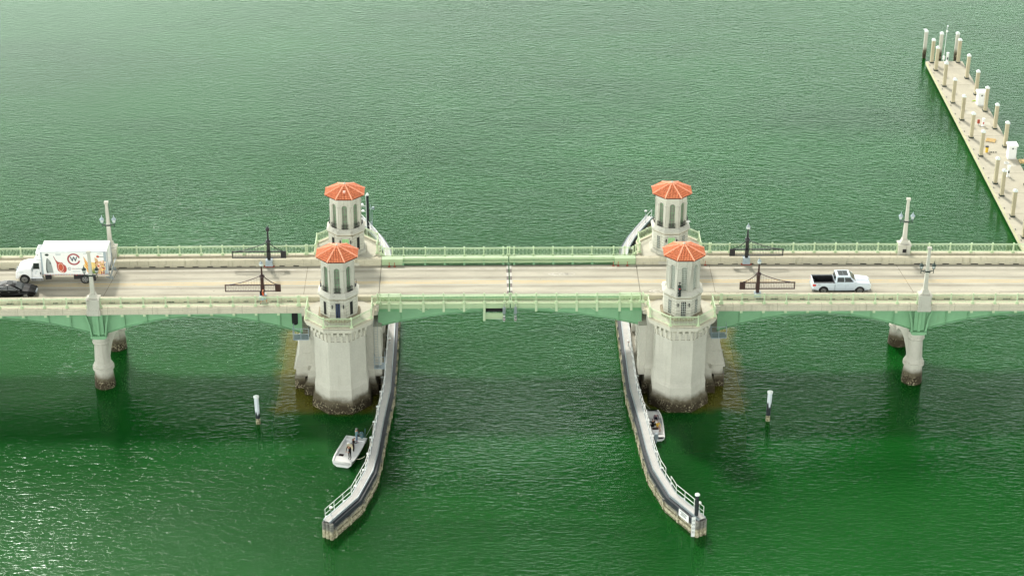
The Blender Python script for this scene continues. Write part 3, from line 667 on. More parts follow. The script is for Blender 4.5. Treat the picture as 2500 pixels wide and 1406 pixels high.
    mb = MB(sx); mb.box(13.28, 21.04, -5.6, 5.6, 9.36, 9.495); mb.build('deck_slab', 'conc_plain', t)
    f = MB(sx); f.box(12.7, 24.0, -9.75, 9.75, -5, -1.5); f.build('underwater_footing', 'footing', t)
bascule_pier(-1); bascule_pier(1)

# ------------------------------------------------------------------ towers
class Face:
    """boxes placed on face k of an octagonal tower, local coordinates: u along the face, w outwards"""
    def __init__(s, ang): s.a = ang; s.n = (math.cos(ang), math.sin(ang)); s.t = (-math.sin(ang), math.cos(ang))
    def P(s, u, w, z): return (s.n[0]*w+s.t[0]*u, s.n[1]*w+s.t[1]*u, z)
    def box(s, mb, u0, u1, w0, w1, z0, z1, m=0):
        q = ((u0, w0), (u1, w0), (u1, w1), (u0, w1)); mb.hexa([s.P(u, w, z0) for u, w in q], [s.P(u, w, z1) for u, w in q], m)
    def plate(s, mb, pts, w0, w1, m=0): mb.prism(pts, lambda p, q, t: s.P(p, t, q), w0, w1, m)
def arch_pts(hw, z0, zs, n=8): return [(-hw, z0)]+[(-hw*math.cos(math.pi*i/n), zs+hw*math.sin(math.pi*i/n)) for i in range(n+1)]+[(hw, z0)]
def tower(sx, sy):
    fr = 'front' if sy < 0 else 'rear'; lr = SD[sx]
    desc = {(-1,-1): 'front left control tower with orange tile roof, arched windows and dark double door', (1,-1): 'front right control tower with orange tile roof and white lattice windows all round',
            (-1,1): 'rear left octagonal tower with orange tile roof, vent hatch and pale green door', (1,1): 'rear right octagonal tower with orange tile roof and pale green door facing the road'}[(sx, sy)]
    t = thing('control_tower', (PX*sx, PY*sy, 9.9), desc, 'tower', 'orange roofed bridge towers')
    B0, D1, D2 = 1.82, 1.86, 1.56
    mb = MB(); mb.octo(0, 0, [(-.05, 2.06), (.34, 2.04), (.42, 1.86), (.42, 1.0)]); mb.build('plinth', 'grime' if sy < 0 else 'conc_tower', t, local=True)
    mb = MB()
    z = .42
    while z < 2.45:
        z1 = min(z+.33, 2.5); mb.octo(0, 0, [(z, B0-.06), (z+.045, B0-.06), (z+.045, B0), (z1, B0), (z1, B0-.06)]); z += .33
    mb.build('base_wall', 'conc_tower', t, local=True)
    mb = MB(); mb.octo(0, 0, [(2.44, B0-.02), (2.44, B0+.03), (2.555, B0+.05), (2.555, B0-.02)]); mb.build('stained_drip_band', 'grime', t, local=True)
    mb = MB(); mb.octo(0, 0, [(2.56, B0), (2.57, 1.93), (2.66, 1.93), (2.69, 2.0), (2.80, 2.0), (2.86, 1.93), (3.12, 1.66), (3.12, 1.2)]); mb.build('ledge_moulding', 'conc_tower', t, local=True)
    mb = MB(); mb.octo(0, 0, [(3.1, 1.40), (6.55, 1.40)]); mb.build('upper_core', 'glass_green', t, local=True) if False else mb.build('upper_wall', 'conc_tower', t, local=True)
    faces = [Face(R_(-90+45*k)) for k in range(8)]
    fw = D2*math.tan(math.pi/8)    # half face width
    mb = MB()
    for F in faces:
        hw, zs = .27, 5.55
        pts = [(-fw, 3.1), (-fw, 6.5), (fw, 6.5), (fw, 3.1), (hw, 3.1)]+[(hw*math.cos(math.pi*i/8), zs+hw*math.sin(math.pi*i/8)) for i in range(9)]+[(-hw, 3.1)]
        F.plate(mb, pts, 1.38, D2)
        # arch surround and flanking pilasters
        ro, ri = .46, .31
        ring = [(ro*math.cos(math.pi*i/10), zs+ro*math.sin(math.pi*i/10)) for i in range(11)]+[(ri*math.cos(math.pi*i/10), zs+ri*math.sin(math.pi*i/10)) for i in range(10, -1, -1)]
        F.plate(mb, ring, D2-.01, D2+.03)
        for e in (-1, 1):
            a, b = sorted((e*.40, e*.62)); F.box(mb, a, b, D2-.01, D2+.045, 3.12, 5.45); F.box(mb, a-.02, b+.02, D2-.01, D2+.07, 5.45, 5.56)
            a, b = sorted((e*.42, e*.63)); F.box(mb, a, b, D2-.01, D2+.02, 5.6, 6.1)
        F.box(mb, -.30, .30, D2-.16, D2+.05, 3.06, 3.16)
    mb.build('window_surround', 'conc_tower', t, local=True)
    for k, F in enumerate(faces):
        if F.n[1] > .75: continue
        mb = MB(); F.plate(mb, arch_pts(.268, 3.16, 5.55), 1.402, 1.415); wn = mb.build('arched_window', 'glass_green', t, local=True)
        mb = MB(); full = (sx, sy) == (1, -1)
        F.box(mb, -.012, .012, 1.416, 1.44, 3.16, 5.8)
        for i in range(1, 13 if full else 4):
            z = 3.16+i*(.21 if full else .8); 
            if z < 5.75: F.box(mb, -.26, .26, 1.416, 1.435, z-.012, z+.012)
        if full:
            for u in (-.13, .13): F.box(mb, u-.01, u+.01, 1.416, 1.435, 3.16, 5.7)
        for u in (-.262, .242): F.box(mb, u, u+.02, 1.416, 1.44, 3.16, 5.55)
        mb.build('sash', 'sash' if full else 'green_dk', wn, local=True)
        if not full:
            mb = MB()
            for z in (3.2, 3.66): F.box(mb, -.33, .33, D2+.20, D2+.225, z, z+.03)
            for u in [-.33+.066*i for i in range(11)]: F.box(mb, u-.009, u+.009, D2+.2, D2+.22, 3.2, 3.66)
            for e in (-.33, .31):
                F.box(mb, e, e+.02, D2, D2+.22, 3.64, 3.67); F.box(mb, e, e+.02, D2, D2+.22, 3.2, 3.22)
            F.box(mb, -.3, .3, D2+.07, D2+.2, 3.17, 3.195)
            mb.build('balconette', 'black', t, local=True)
    # base windows, door, wall lamps
    for k, F in enumerate(faces):
        road = abs(F.n[1]+sy*1.0) < .1 ; out = abs(F.n[1]-sy*1.0) < .1
        if abs(F.n[0]) > .99 or road is False and out is False and abs(F.n[0]) < .5: pass
        if F.n[1] > .5: continue
        mb = MB()
        if road:
            F.box(mb, -.36, .36, B0-.02, B0+.02, .45, 2.12); d = mb.build('door', 'door_green', t, local=True)
            mb = MB(); F.box(mb, -.44, -.36, B0, B0+.05, .42, 2.2); F.box(mb, .36, .44, B0, B0+.05, .42, 2.2); F.box(mb, -.44, .44, B0, B0+.05, 2.12, 2.2); F.box(mb, -.012, .012, B0+.02, B0+.028, .45, 2.12); mb.build('door_frame', 'conc_tower', d, local=True)
        elif out:
            F.box(mb, -.24, .24, B0-.02, B0+.012, .30, 2.08); d = mb.build('door', 'void', t, local=True)
            mb = MB(); F.box(mb, -.31, -.24, B0, B0+.05, .3, 2.15); F.box(mb, .24, .31, B0, B0+.05, .3, 2.15); F.box(mb, -.36, .36, B0, B0+.07, 2.15, 2.24)
            mb.build('door_frame', 'conc_tower', d, local=True)
            mb = MB()
            if sx > 0:
                for i in range(1, 7): F.box(mb, -.24, .24, B0+.013, B0+.03, .3+i*.255-.012, .3+i*.255+.012)
                for u in (-.09, .09): F.box(mb, u-.012, u+.012, B0+.013, B0+.03, .3, 2.08)
                mb.build('door_bars', 'sash', d, local=True)
            else:
                for u in (-.19, -.02, .15): F.box(mb, u, u+.05, B0+.013, B0+.03, .3, 2.08)
                mb.build('door_leaf', plain('slate_blue_door', lin((70, 84, 120)), .5), d, local=True)
        else:
            if abs(F.n[0]) > .99: continue
            F.box(mb, -.2, .2, B0-.02, B0+.008, .62, 2.05); wdw = mb.build('window', 'void', t, local=True)
            mb = MB(); F.box(mb, -.26, -.2, B0, B0+.03, .6, 2.08); F.box(mb, .2, .26, B0, B0+.03, .6, 2.08); F.box(mb, -.28, .28, B0, B0+.06, .54, .61)
            for i in range(5): F.box(mb, -.24+i*.1, -.17+i*.1, B0, B0+.035, 2.08, 2.36)
            mb.build('window_frame', 'conc_tower', wdw, local=True)
            if sx > 0:
                mb = MB()
                for i in range(1, 7): F.box(mb, -.2, .2, B0+.009, B0+.025, .62+i*.205-.011, .62+i*.205+.011)
                for u in (-.07, .07): F.box(mb, u-.011, u+.011, B0+.009, B0+.025, .62, 2.05)
                mb.build('window_bars', 'sash', wdw, local=True)
        if road or out:
            for e in (-.55, .55):
                mb = MB(); F.box(mb, e-.045, e+.045, B0, B0+.13, 1.62, 1.9); F.box(mb, e-.06, e+.06, B0, B0+.16, 1.9, 1.94); F.box(mb, e-.03, e+.03, B0, B0+.1, 1.55, 1.62); mb.build('wall_lamp', 'black', t, local=True)
    # roof
    EZ, AZ, RA = 6.66, 7.62, 2.04
    mb = MB(); mb.octo(0, 0, [(6.5, 1.64), (6.55, 1.74), (6.62, 1.78), (6.62, 1.97), (6.7, 1.99), (6.7, 1.5)]); mb.build('eaves', 'conc_plain', t, local=True)
    mb = MB(); mb.octo(0, 0, [(6.64, RA-.03), (6.70, RA-.03), (AZ-.02, .03)]); rf = mb.build('roof', 'tile_gap', t, local=True)
    mb = MB(); sl = (AZ-6.72)/RA; ln = math.hypot(AZ-6.72, RA)
    rnd = random.Random(3+sx+2*sy)
    for F in faces:
        hwf = RA*math.tan(math.pi/8); n = 11; cw = 2*hwf/n
        rows = 8; rl = RA/rows
        for r in range(rows):
            w1 = RA-r*rl; w0 = w1-rl-.05      # w = distance from the axis
            for i in range(n):
                u = -hwf+cw*(i+.5)
                lim = w1*math.tan(math.pi/8)
                if abs(u) > lim-.02: continue
                w0c = max(w0, abs(u)/math.tan(math.pi/8)+.02, .05)
                if w0c > w1-.03: continue
                z1 = 6.72+(RA-w1)*sl+.055+rnd.uniform(0, .012); z0 = 6.72+(RA-w0c)*sl+.005; vs = []
                ra = cw*.42+rnd.uniform(-.008, .004)
                for w_, zz, rr in ((w1+.01, z1, ra), (w0c, z0, ra*.86)):
                    for q in range(5):
                        a = math.pi*q/4; vs.append(F.P(u+rr*math.cos(a), w_, zz+rr*.75*math.sin(a)-.01))
                mb.add(vs, [(q, q+1, 6+q, 5+q) for q in range(4)]+[(0, 1, 2, 3, 4)])
    tl = mb.build('roof_tiles', 'tile', rf, local=True)
    mb = MB()
    for k in range(8):
        a = R_(-90+22.5+45*k); rc = RA/math.cos(math.pi/8)
        for i in range(9):
            f0, f1 = i/9, (i+1.12)/9; 
            p = lambda f: (rc*(1-f)*math.cos(a), rc*(1-f)*math.sin(a), 6.75+(AZ-6.75)*f+.01)
            mb.tube(p(f0), p(min(1, f1)), .085, 7, 0, .07)
    mb.build('ridge_tiles', plain('pale_ridge_tile', lin((236, 150, 116)), .7) if 'ridge' not in M else M['ridge'], rf, local=True)
    mb = MB(); mb.lathe(0, 0, [(AZ-.06, .13), (AZ+.03, .15), (AZ+.12, .1), (AZ+.17, .03)], 10); mb.build('finial', 'conc_plain', rf, local=True)
    if (sx, sy) == (-1, 1):
        mb = MB(); mb.box(-.13, .13, -1.25, -1.0, 6.9, 7.3); mb.build('roof_vent', plain('pink_vent_box', lin((238, 196, 180)), .7), rf, local=True)
M['ridge'] = plain('pale_ridge_tile', lin((238, 164, 130)), .7)
for sx in (-1, 1):
    for sy in (-1, 1): tower(sx, sy)

# small fittings on the towers
t = thing('traffic_signal', (16.5, -9.3, 12.9), 'three light marine traffic signal with red lens lit on the front right tower', 'traffic light')
mb = MB(); mb.box(-.16, .16, -.14, .14, -.05, 1.15); mb.build('housing', 'dark_metal', t, local=True, bevel=.03)
mb = MB(); mb.tube((0, 0, 1.15), (0, 0, 1.5), .035); mb.box(-.1, .1, -.05, .05, 1.42, 1.5); mb.tube((0, .1, .3), (0, .75, .1), .03); mb.tube((0, .1, .0), (0, .75, -.1), .03); mb.build('mounting_bracket', 'black', t, local=True)
m, nt, b = newmat('lit_red_lens'); b.inputs['Base Color'].default_value = lin((210, 30, 40)); b.inputs['Emission Color'].default_value = lin((230, 30, 40)); b.inputs['Emission Strength'].default_value = .5; M['redlens'] = m
for i, mt in enumerate(('redlens', 'glass', 'glass')):
    z = .92-.36*i
    mb = MB(); mb.lathe(0, 0, [(0, .12), (.02, .11)], 14); mb.v = [(x, -.142-zz, z+y) for x, y, zz in mb.v]; ls = mb.build('lens', mt, t, local=True)
    mb = MB()
    for k in range(9):
        a0, a1 = math.pi*(k/9*1.2-.1), math.pi*((k+1)/9*1.2-.1)
        q = [(r*math.cos(a), r*math.sin(a)) for r, a in ((.13, a0), (.13, a1), (.15, a1), (.15, a0))]
        mb.hexa([(x, -.14, z+y) for x, y in q], [(x, -.40, z+y-.03) for x, y in q])
    mb.build('visor', 'black', ls, local=True)
def camera_box(x, y, z, label):
    t = thing('security_camera', (x, y, z), label, 'camera'); mb = MB(); mb.tube((0, 0, -.3), (0, 0, .15), .03); mb.build('bracket', 'white', t, local=True)
    mb = MB(); mb.box(-.22, .16, -.08, .08, .15, .3); mb.tube((.16, 0, .22), (.22, 0, .22), .05); mb.build('housing', 'white', t, local=True, bevel=.02)
camera_box(15.25, -7.0, 12.95, 'small white camera on the left shoulder of front right tower')
camera_box(18.85, 6.6, 13.0, 'small white camera on the right shoulder of rear right tower')

# ------------------------------------------------------------------ lamp posts
def lamp_post(sx, sy):
    y0 = 5.62; x0 = LAMPX
    t = thing('lamp_post', (x0*sx, y0*sy, 9.9), 'tall cream concrete obelisk lamp post with two lanterns on the %s railing, %s side' % ('near' if sy < 0 else 'far', SD[sx]), 'street lamp', 'obelisk lamp posts')
    mb = MB(sx, sy); mb.bendit = False
    mb.box(x0-.62, x0+.62, 5.1, 6.16, 9.45, 11.0); mb.box(x0-.68, x0+.68, 5.04, 6.22, 9.3, 9.9); mb.box(x0-.55, x0+.55, 5.04, 6.18, 10.2, 10.9) if False else None
    sh = [(x0-.66, 11.0), (x0+.66, 11.0), (x0+.66, 11.12), (x0+.56, 11.15), (x0+.40, 11.24), (x0+.31, 11.42), (x0+.28, 11.6), (x0-.28, 11.6), (x0-.31, 11.42), (x0-.40, 11.24), (x0-.56, 11.15), (x0-.66, 11.12)]
    mb.py(sh, 5.3, 5.95); mb.box(x0-.68, x0+.68, 5.03, 6.2, 10.95, 11.1)
    mb.build('pedestal', 'conc_tower', t)
    mb = MB(sx, sy); c, d = .21, .125
    mb.hexa([(x0+a*c, y0+b*c, 11.5) for a, b in ((-1,-1),(1,-1),(1,1),(-1,1))], [(x0+a*d, y0+b*d, 16.1) for a, b in ((-1,-1),(1,-1),(1,1),(-1,1))])
    mb.box(x0-.2, x0+.2, y0-.2, y0+.2, 16.05, 16.28); mb.build('obelisk', 'conc_tower', t, bevel=.02)
    mb = MB(sx, sy); mb.box(x0-.2, x0+.2, 5.06, 5.098, 10.2, 10.6); mb.build('plaque', 'black', t)
    mb = MB(sx, sy); mb.tube((x0-.62, y0, 13.62), (x0+.62, y0, 13.62), .045, 6)
    for e in (-1, 1): mb.tube((x0+e*.62, y0, 13.35), (x0+e*.62, y0, 13.85), .045, 6); mb.tube((x0+e*.2, y0, 13.35), (x0+e*.45, y0, 13.62), .03, 5)
    mb.box(x0-.24, x0+.24, y0-.24, y0+.24, 13.55, 13.69); mb.build('lamp_arm', 'dark_metal', t)
    for e in (-1, 1):
        cx = x0+e*.62
        mb = MB(sx, sy); mb.lathe(cx, y0, [(13.86, .09), (13.92, .12), (14.2, .2), (14.22, .2)], 8); ln = mb.build('lantern', 'lamp_glass', t)
        mb = MB(sx, sy); mb.lathe(cx, y0, [(14.2, .24), (14.25, .24), (14.42, .1), (14.5, .05), (14.72, .012)], 8); mb.lathe(cx, y0, [(13.8, .05), (13.86, .13), (13.92, .13)], 8)
        for k in range(8):
            a = k*math.pi/4; mb.tube((cx+.13*math.cos(a), y0+.13*math.sin(a), 13.9), (cx+.21*math.cos(a), y0+.21*math.sin(a), 14.2), .012, 4)
        mb.build('lantern_frame', 'greybox' if sy > 0 else 'dark_metal', ln)
for sx in (-1, 1):
    for sy in (-1, 1): lamp_post(sx, sy)

# ------------------------------------------------------------------ barrier gates parked along the kerbs
def gate(sx, sy, x0, col):
    y0 = 3.9
    t = thing('barrier_gate', (x0*sx, y0*sy, 9.65), '%s traffic barrier gate with cables along the %s kerb, %s of the towers' % ('dark brown' if sy < 0 else 'black', 'near' if sy < 0 else 'far', SD[sx]), 'barrier gate', 'bridge traffic gates')
    yb = y0-.12 if sy > 0 else y0+.1
    mb = MB(sx, sy); mb.box(x0-.36, x0+.36, 3.5, 4.35, 10.0, 10.42) if sy > 0 else mb.box(x0-.34, x0+.34, 3.7, 4.5, 10.1, 10.45)
    mb.hexa([(x0+a, 3.45+b, 9.75) for a, b in ((-.42, 0), (.42, 0), (.42, .9), (-.42, .9))], [(x0+a, 3.5+b, 10.0) for a, b in ((-.34, 0), (.34, 0), (.34, .85), (-.34, .85))]) if sy > 0 else None
    mb.build('pedestal', 'greybox', t, bevel=.02)
    if sy > 0: mb = MB(sx, sy); mb.box(x0-.55, x0+.55, 3.46, 3.7, 9.68, 9.76); mb.build('base_plate', 'red_rust', t)
    mb = MB(sx, sy); mb.box(x0-.16, x0+.16, yb-.12, yb+.12, 10.4, 12.45); mb.lathe(x0, yb, [(12.4, .12), (12.5, .3), (12.62, .26), (12.75, .1), (13.72, .075)], 10); mb.build('mast', col, t)
    mb = MB(sx, sy); xa, xb = x0-1.82, x0+3.8; za, zb = 10.68, 11.5; fy0, fy1 = yb-.26, yb-.14
    mb.box(xa, xb, fy0, fy1, zb-.115, zb); mb.box(xa, xb, fy0, fy1, za, za+.105); mb.box(xb-.11, xb, fy0, fy1, za, zb); mb.box(xa, xa+.58, fy0-.02, fy1+.02, za, zb)
    mb.box(x0-.2, x0+.2, fy0, yb, za, zb)
    ar = mb.build('gate_arm', col, t, bevel=.03)
    mb = MB(sx, sy); x = xa+.55
    while x < xb-.15:
        for u in (0, .2): mb.box(x+u-.009, x+u+.009, fy0+.05, fy0+.065, za+.06, zb-.06)
        for z in (za+.17, zb-.19): mb.box(x-.02, x+.22, fy0+.05, fy0+.065, z, z+.022)
        x += .335
    mb.build('lattice', 'brown' if col == 'brown' else 'dark_metal', ar)
    mb = MB(sx, sy)
    def cable(xe, n, hang):
        pts = []
        for i in range(n+1):
            f = i/n; x = x0+(xe-x0)*f; z = 12.55-(12.55-zb)*(1-(1-f)**1.55); pts.append((x, fy0+.06, z))
        mb.path(pts, .042, 5)
        for p in pts[1:-1:hang]: mb.tube(p, (p[0], p[1], zb), .009, 4)
    cable(xa+.3, 8, 1); cable(xb-.5, 12, 1); mb.build('suspension_cable', col, t)
    mb = MB(sx, sy); mb.lathe(x0, yb, [(13.72, .1), (13.78, .2), (13.95, .2), (14.02, .13)], 10); lt = mb.build('warning_light', 'lamp_glass' if (sx > 0 or sy < 0) else 'black', t)
    mb = MB(sx, sy); mb.lathe(x0, yb, [(13.96, .21), (14.08, .16), (14.2, .05), (14.42, .012)], 10); mb.lathe(x0, yb, [(13.68, .12), (13.74, .19)], 10); mb.build('light_cap', 'black' if (sx < 0 and sy > 0) else 'galv', lt)
gate(-1, 1, 24.93, 'black'); gate(1, 1, 24.80, 'black'); gate(-1, -1, 24.88, 'brown'); gate(1, -1, 25.0, 'brown')

# rusty delineator posts at the ends of the drawbridge
def stub(x, y, label):
    t = thing('delineator_post', (x, y, 9.66), label, 'post', 'rusty posts at the drawbridge ends')
    mb = MB(); mb.tube((0, 0, .03), (0, 0, .42), .03, 6); mb.ball((0, 0, .44), .045); mb.build('stem', 'red_rust', t, local=True)
    mb = MB(); mb.box(-.12, .12, -.1, .1, 0, .04); mb.build('foot', 'red_rust', t, local=True)
for i, (x, l) in enumerate(((-12.45, 'thin rusty red post in the gutter near left end of drawbridge, nearer the tower'), (-11.9, 'thin rusty red post in the gutter near left end of drawbridge, nearer midspan'),
        (10.9, 'thin rusty red gutter post nearest midspan of three at right drawbridge end'), (11.4, 'middle thin rusty red gutter post of three at right drawbridge end'), (12.35, 'thin rusty red gutter post nearest tower of three at right drawbridge end'))):
    stub(x, 3.45, l)
for x in (19.6, 20.5):
    stub(x, 3.5, 'rusty red post on bracket in the gutter behind front right tower, %s one' % ('left' if x < 20 else 'right'))

# navigation lights under mid span
def navlight(x, label, housing):
    t = thing('navigation_light', (x, -5.55, 9.6), label, 'light', 'navigation lights under midspan')
    mb = MB(); mb.tube((0, 0, -.95), (0, 0, .45), .03, 6); mb.tube((0, 0, .3), (0, .25, .3), .03, 5); mb.build('hanger_rod', 'galv', t, local=True)
    if housing: mb = MB(); mb.box(-.15, .15, -.1, .06, -.62, .1); mb.build('cable_box', 'galv', t, local=True, bevel=.02)
    mb = MB(); mb.lathe(0, 0, [(-1.0, .08), (-.95, .12), (-.9, .12)], 10); mb.lathe(0, 0, [(-1.22, .12), (-1.18, .13), (-1.14, .12)], 10); mb.lathe(0, 0, [(-1.42, .1), (-1.36, .13)], 10); ln = mb.build('white_band', 'white', t, local=True)
    mb = MB(); mb.lathe(0, 0, [(-1.13, .11), (-1.01, .11)], 10); mb.build('dark_lens', 'glass', t, local=True)
    mb = MB(); mb.lathe(0, 0, [(-1.35, .11), (-1.23, .11)], 10); mb.build('red_lens', plain('dark_red_lens', lin((90, 24, 30)), .2), t, local=True)
navlight(-.62, 'black and white banded navigation light beside the hanging pale panel', True)
navlight(.52, 'black and white banded navigation light hanging right of the midspan joint', True)

# service platforms hung beside the piers
def cage(x0, x1, y0, y1, z, h, label, legs=0):
    t = thing('service_platform', ((x0+x1)/2, (y0+y1)/2, z), label, 'platform', 'pier service platforms')
    mb = MB(); mb.box(x0, x1, y0, y1, z-.08, z); mb.build('deck', 'greybox', t)
    mb = MB()
    for hh in (h*.5, h):
        for a, b in (((x0, y0), (x1, y0)), ((x0, y0), (x0, y1)), ((x1, y0), (x1, y1))): mb.tube((*a, z+hh), (*b, z+hh), .03, 5)
    for x in (x0, (x0+x1)/2, x1): mb.tube((x, y0, z), (x, y0, z+h), .03, 5)
    mb.tube((x0, y1, z), (x0, y1, z+h), .03, 5); mb.build('guard_rail', 'greybox', t)
cage(-21.85, -20.3, -6.0, -4.9, 6.35, 1.25, 'small grey railed service platform under the left approach span end')
cage(20.3, 21.85, -6.0, -4.9, 6.3, 1.25, 'small grey railed service platform under the right approach span end')
cage(-13.8, -12.75, -5.9, -4.7, 2.9, 1.3, 'small grey railed landing low on the left pier beside the fender walkway')
for x, l in ((-13.72, 'tall steel access ladder running down the left pier to its low landing'),):
    t = thing('access_ladder', (x, -5.85, 2.9), l, 'ladder'); mb = MB()
    for e in (0, .35): mb.tube((x+e, -5.9, 2.9), (x+e, -5.9, 8.6), .025, 5)
    mb.build('stile', 'galv', t)
    for i in range(19): mb = MB(); mb.tube((x, -5.9, 3.0+i*.3), (x+.35, -5.9, 3.0+i*.3), .015, 4); mb.build('rung', 'galv', t)

# ------------------------------------------------------------------ fenders
FP = [(17.12, -31.45), (14.78, -27.5), (13.6, -23.05), (13.26, -19.8), (12.95, -14.5), (12.45, -8), (12.42, 0), (12.45, 8), (12.8, 14.5), (13.38, 20.6), (13.65, 23.0), (14.6, 25.9), (15.9, 28.8), (17.1, 31.2)]
def fender(sx):
    t = thing('fender_walkway', (12.45*sx, 0, 0), 'long timber fender with railed walkway under the bridge, %s side of the channel' % SD[sx], 'fender', 'timber fenders lining the channel')
    mb = MB(sx); mb.sweep(FP, [(.30, 1.72), (.30, 1.8), (-.30, 1.8), (-.30, 1.72)]); mb.build('walkway', 'grating', t)
    mb = MB(sx); mb.sweep(FP, [(.30, 1.58), (.30, 1.84), (.38, 1.84), (.38, 1.58)]); mb.sweep(FP, [(-.38, 1.58), (-.38, 1.84), (-.30, 1.84), (-.30, 1.58)]); mb.build('edge_beam', 'galv', t)
    # piles on the pier side and under the ends
    P = [Vector(p) for p in FP]
    def along(step, a=0):
        out = []; d = a; i = 0; acc = 0
        for p, q in zip(P, P[1:]):
            L = (q-p).length
            while d <= acc+L+1e-6: out.append((p+(q-p)*((d-acc)/L), (q-p).normalized())); d += step
            acc += L
        return out
    # channel face is the side facing x=0: left of travel direction (+y) -> offset +
    mb = MB(sx); mb.sweep(FP, [(.3, 1.13), (.3, 1.55), (.66, 1.55), (.66, 1.13)]); mb.build('rubbing_strip', 'wale_dark', t)
    for z0, z1, o in ( (.62, 1.0, .66), (.12, .5, .70), (-.5, .02, .74)):
        mb = MB(sx); mb.sweep(FP, [(o-.32, z0), (o-.32, z1), (o, z1), (o, z0)]); mb.build('timber_wale', 'timber', t)
    for p, d in along(2.35, .4):
        n = Vector((-d.y, d.x)); c = p+n*.7; mb = MB(sx); q = [(c+d*a+n*b_) for a, b_ in ((-.12, -.1), (.12, -.1), (.12, .1), (-.12, .1))]; mb.hexa([(v.x, v.y, -.6) for v in q], [(v.x, v.y, 1.1) for v in q]); mb.build('timber_post', 'timber', t)
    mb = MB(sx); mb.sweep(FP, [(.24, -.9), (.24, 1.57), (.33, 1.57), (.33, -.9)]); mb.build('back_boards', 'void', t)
    for p, d in along(2.9, 1.0):
        n = Vector((d.y, -d.x)); c = p+n*.62
        mb = MB(sx); mb.lathe(c.x, c.y, [(-4, .17), (1.45, .17)], 10); pl = mb.build('pile', 'timber', t)
        mb = MB(sx); mb.lathe(c.x, c.y, [(1.45, .18), (1.5, .13), (1.53, .03)], 10); mb.build('pile_cap', 'cap_white', pl)
    for e, i in ((-1, 0), (1, -1)):
        p = P[i]; d = (P[1]-P[0]).normalized() if i == 0 else (P[-1]-P[-2]).normalized(); n = Vector((d.y, -d.x))
        for k, of in enumerate((-.55, -.15, .25)):
            c = p+n*of+d*.05*e; mb = MB(sx); mb.lathe(c.x, c.y, [(-4, .2), (1.62, .2)], 10); mb.build('pile', 'timber', t)
    # railing on the pier side; the right fender has a gap in it
    n_ = [q for q in along(1.45, .25)]
    pts = []
    for j, (p, d) in enumerate(n_):
        c = p-Vector((-d.y, d.x))*.30; pts.append(c)
    mb = MB(sx); mb2 = MB(sx)
    for j, c in enumerate(pts):
        if 0 < abs(c.y) < 7.6 and sx > 0 and False: continue
        mb2 = MB(sx); mb2.tube((c.x, c.y, 1.7), (c.x, c.y, 2.82), .026, 5); mb2.build('rail_post', 'white', t)
        if j < len(pts)-1:
            q = pts[j+1]
            if sx > 0 and j == 4: mb.tube((c.x, c.y, 2.3), (q.x, q.y, 2.3), .03, 5); continue
            for z in (2.3, 2.82): mb.tube((c.x, c.y, z), (q.x, q.y, z), .026, 5)
    mb.build('handrail', 'white', t)
fender(-1); fender(1)
def beacon(x, y, z, h, label, red=True):
    t = thing('fender_light', (x, y, z), label, 'beacon light', 'small lights on the fenders')
    mb = MB(); mb.tube((0, 0, 0), (0, 0, h), .03, 6); mb.box(-.08, .08, -.08, .08, 0, .03); mb.build('stem', 'galv', t, local=True)
    mb = MB(); mb.lathe(0, 0, [(h, .1), (h+.08, .15), (h+.1, .15)], 10); mb.build('lens', 'red_rust' if red else 'dark_metal', t, local=True)
    mb = MB(); mb.lathe(0, 0, [(h+.1, .17), (h+.2, .15), (h+.26, .05)], 10); mb.build('cap', 'white', t, local=True)
beacon(-16.75, -30.6, 1.8, .75, 'red and white light on a stem at the near end of left fender')
beacon(16.95, -30.3, 1.8, .8, 'red and white stemmed light at the near end of right fender')
beacon(16.45, 29.6, 1.8, 1.35, 'white topped light on a stem at the far end of right fender', False)
beacon(-12.5, 1.2, 1.8, .45, 'small red lantern on the left fender walkway under the bridge')
beacon(12.5, .4, 1.8, .45, 'small dark red lantern on the right fender walkway under the bridge')
# tall pile and clearance board at the near end of the right fender
t = thing('timber_pile', (16.62, -30.95, 0), 'tall dark bare pile with white cap at near end of right fender', 'pile')
mb = MB(); mb.lathe(0, 0, [(-4, .2), (4.0, .18)], 12); mb.build('shaft', 'pile_dark', t, local=True)
mb = MB(); mb.lathe(0, 0, [(4.0, .24), (4.1, .22), (4.22, .05)], 12); mb.build('cap', 'cap_white', t, local=True)
t = thing('clearance_gauge', (16.3, -31.75, 0), 'tall white clearance gauge board standing in the water at the right fender end', 'gauge board')
rotm = R_(-42)
mb = MB(); mb.box(-.17, .17, -.03, .03, -1.2, 2.1); bd = mb.build('board', 'pile_gauge' if 'pile_gauge' in M else 'white', t, local=True)
for i, s in enumerate(('2', '2', '2', '2')): text(str(25-i), .26, 'black', t, (0, -.034, 1.75-i*.42), name='numeral')
t = thing('notice_board', (15.55, -30.25, .9), 'white notice board fixed to the channel face of the right fender', 'sign')
mb = MB(); d = Vector((2.34, -3.95)).normalized()
q = [Vector((-.65, -.3))*0]; mb.hexa([(d.x*u-d.y*-w*-1, d.y*u+d.x*-w, z) for u, w, z in ((-.75, .0, .0), (.75, .0, .0), (.75, .04, .0), (-.75, .04, .0))], [(d.x*u-d.y*-w*-1, d.y*u+d.x*-w, z) for u, w, z in ((-.75, .0, .75), (.75, .0, .75), (.75, .04, .75), (-.75, .04, .75))])
mb.v = [(x-.02, y, z) for x, y, z in mb.v]; mb.build('panel', 'white', t, local=True)
mb = MB(); 
